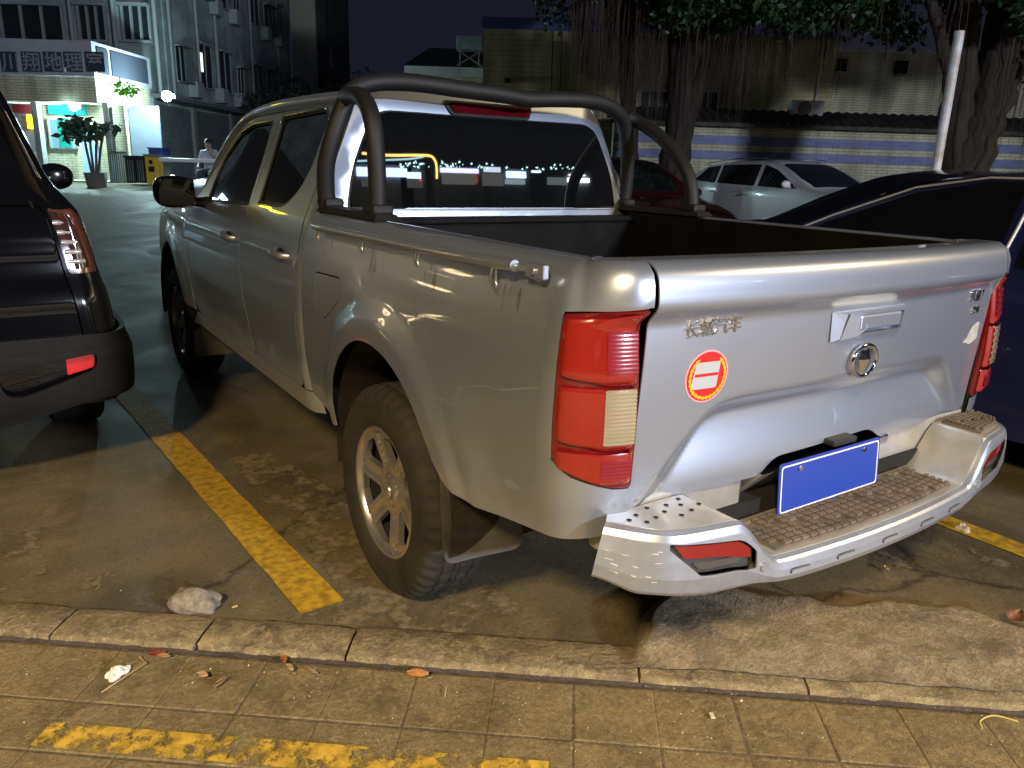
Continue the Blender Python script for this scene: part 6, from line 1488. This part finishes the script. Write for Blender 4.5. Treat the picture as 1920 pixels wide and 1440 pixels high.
for nm, lab, ss_ in signs:
    P0 = refl(ss_[0][0], 330, SY); P1 = refl(ss_[0][1], 330, SY); xa, xb = P0.x-.3, P1.x+.3
    sh_ = thing(nm, lab, 'shop', ((xa+xb)/2, SY, 0), 0, None)
    cx0 = (xa+xb)/2
    bb = MB(); bb.box((xa-cx0, -3.5, 0), (xb-cx0, -.05, 5.5)); bb.build('wall', shop_w, sh_)
    for i, (a, c, q, s_, col, st_) in enumerate(ss_):
        A = refl(a, s_, SY); B = refl(c, q, SY); z0, z1 = sorted((max(.1, A.z), max(.3, B.z)))
        bb = MB(); bb.box((A.x-cx0, -.05, z0), (B.x-cx0, .06, z1)); bb.build('light_box' if i == 0 else 'lit_panel', emis('shop_glow', col, st_*4.5), sh_)
# gold light arch
ar = thing('light_arch', 'arch outlined with gold rope lights over the street behind the camera', 'light arch', (refl(740, 300, SY+2).x, SY+2, 0))
P = [refl(a, q, SY+2)-Vector((ar.location.x, ar.location.y, 0)) for a, q in ((650, 287), (700, 291), (760, 291), (790, 292), (800, 298), (805, 310), (806, 335))]
b = MB(); b.tube(smooth_path([(p.x, p.y, p.z) for p in P], 5), .045, 8); b.build('rope_light', emis('gold_rope', (1, .62, .15), 14), ar)
P = [refl(a, q, SY+2)-Vector((ar.location.x, ar.location.y, 0)) for a, q in ((640, 302), (700, 300), (750, 298), (778, 294))]
b = MB(); b.tube(smooth_path([(p.x, p.y, p.z) for p in P], 5), .030, 8); b.build('rope_light', emis('cool_rope', (.5, .85, 1), 7), ar)
# strings of little lights above the shops
b = MB(); rs = random.Random(8)
for k in range(70):
    a = rs.choice([rs.uniform(730, 780), rs.uniform(815, 900), rs.uniform(1000, 1100), rs.uniform(740, 1000)]); q = 314-abs(rs.gauss(0, 6)) if a < 900 else 318-abs(rs.gauss(0, 4))
    p = refl(a, q, SY+1); r = rs.uniform(.012, .03); b.box((p.x-r, p.y-r, p.z-r), (p.x+r, p.y+r, p.z+r))
tag(b.build('fairy_lights', emis('fairy', (.5, .9, .9), 16)), 'countless small lights strung above the shops', None, kind='stuff')
# street trees / lamp behind the camera
sl = thing('street_lamp', 'sodium street lamp standing on the pavement behind the camera', 'street lamp', (-7.9, -7.0, -.02))
b = MB(); b.tube([(0, 0, 0), (0, 0, 6.4)], .06, 12, rs=[.08, .05]); b.build('post', grey_p, sl)
b = MB(); b.tube(smooth_path([(0, 0, 6.3), (.3, .25, 6.75), (.9, .7, 6.9)], 5), .035, 10); b.build('arm', grey_p, sl)
b = MB(); b.bbox((.72, .52, 6.84), (1.22, .92, 6.98), .05); b.build('lamp_head', grey_p, sl)
b = MB(); b.bbox((.80, .58, 6.825), (1.14, .86, 6.842), .006); b.build('lamp_glass', emis('sodium_glow', (1, .55, .16), 30), sl)
l = bpy.data.lights.new('sodium', 'SPOT'); l.energy = 7600; l.color = (1, .76, .42); l.shadow_soft_size = .5; l.spot_size = R(150); l.spot_blend = .8
lo = bpy.data.objects.new('sodium_light', l); COL.objects.link(lo); lo.parent = sl; lo.location = (.97, .72, 6.80)
sl2 = copy_tree(sl); sl2.location = (9.0, -8.0, -.05); sl2.rotation_euler.z = R(80); sl2['label'] = 'sodium street lamp across the pavement behind the camera, right of the pickup'
sl['label'] = 'sodium street lamp behind the camera on the side of the black suv'; sl['group'] = sl2['group'] = 'sodium street lamps'
for c_ in sl2.children:
    if c_.type == 'LIGHT': c_.data = c_.data.copy(); c_.data.energy = 4600
# unseen lamp added to strengthen the cool shop light on the tailgate
fl = thing('added_shop_light', 'unseen white lamp added behind the camera to strengthen the cool light of the shops', 'added light', (3.0, -17.0, 0))
b = MB(); b.tube([(0, 0, 0), (0, 0, 4.4)], .05, 10); b.build('post', grey_p, fl)
b = MB(); b.bbox((-.55, -.05, 4.35), (.55, .12, 4.75), .02); b.build('lamp_head', grey_p, fl)
b = MB(); b.box((-.50, .121, 4.40), (.50, .128, 4.70)); b.build('lamp_glass', emis('flood_glow', (.80, .86, 1), 12), fl)
l = bpy.data.lights.new('flood', 'AREA'); l.energy = 2600; l.color = (.78, .84, 1); l.shape = 'RECTANGLE'; l.size = 1.6; l.size_y = .5
lo = bpy.data.objects.new('flood_light', l); COL.objects.link(lo); lo.parent = fl; lo.location = (0, .16, 4.55); lo.rotation_euler = (R(82), 0, 0)

ki = thing('added_light_stand', 'unseen stand added with light boxes for the reflections on the pickup side, behind the black suv', 'kiosk', (-5.2, 18.6, .5))  # unseen stand, added for yellow and white reflections in doors and windows
b = MB(); b.box((-1.6, .1, 0), (1.9, 2.2, 5.4)); b.build('wall', mat('light_stand_dark', (.02, .02, .022), rough=.8), ki)
for (x0, x1, z0, z1, col, st_) in ((-.3, .4, .55, .85, (1, .82, .01), 16), (-.2, .5, 3.9, 4.2, (1, .82, .01), 14), (1.1, 1.8, 2.2, 2.35, (.7, .85, 1), 22), (1.0, 1.8, 3.0, 3.25, (.6, .8, 1), 18), (-1.5, -.9, 1.3, 1.42, (.7, .85, 1), 18), (1.2, 1.75, .9, 1.1, (.8, .9, 1), 14)):
    b = MB(); b.box((x0, 0, z0), (x1, .1, z1)); b.build('light_box', emis('kiosk_glow', col, st_), ki)
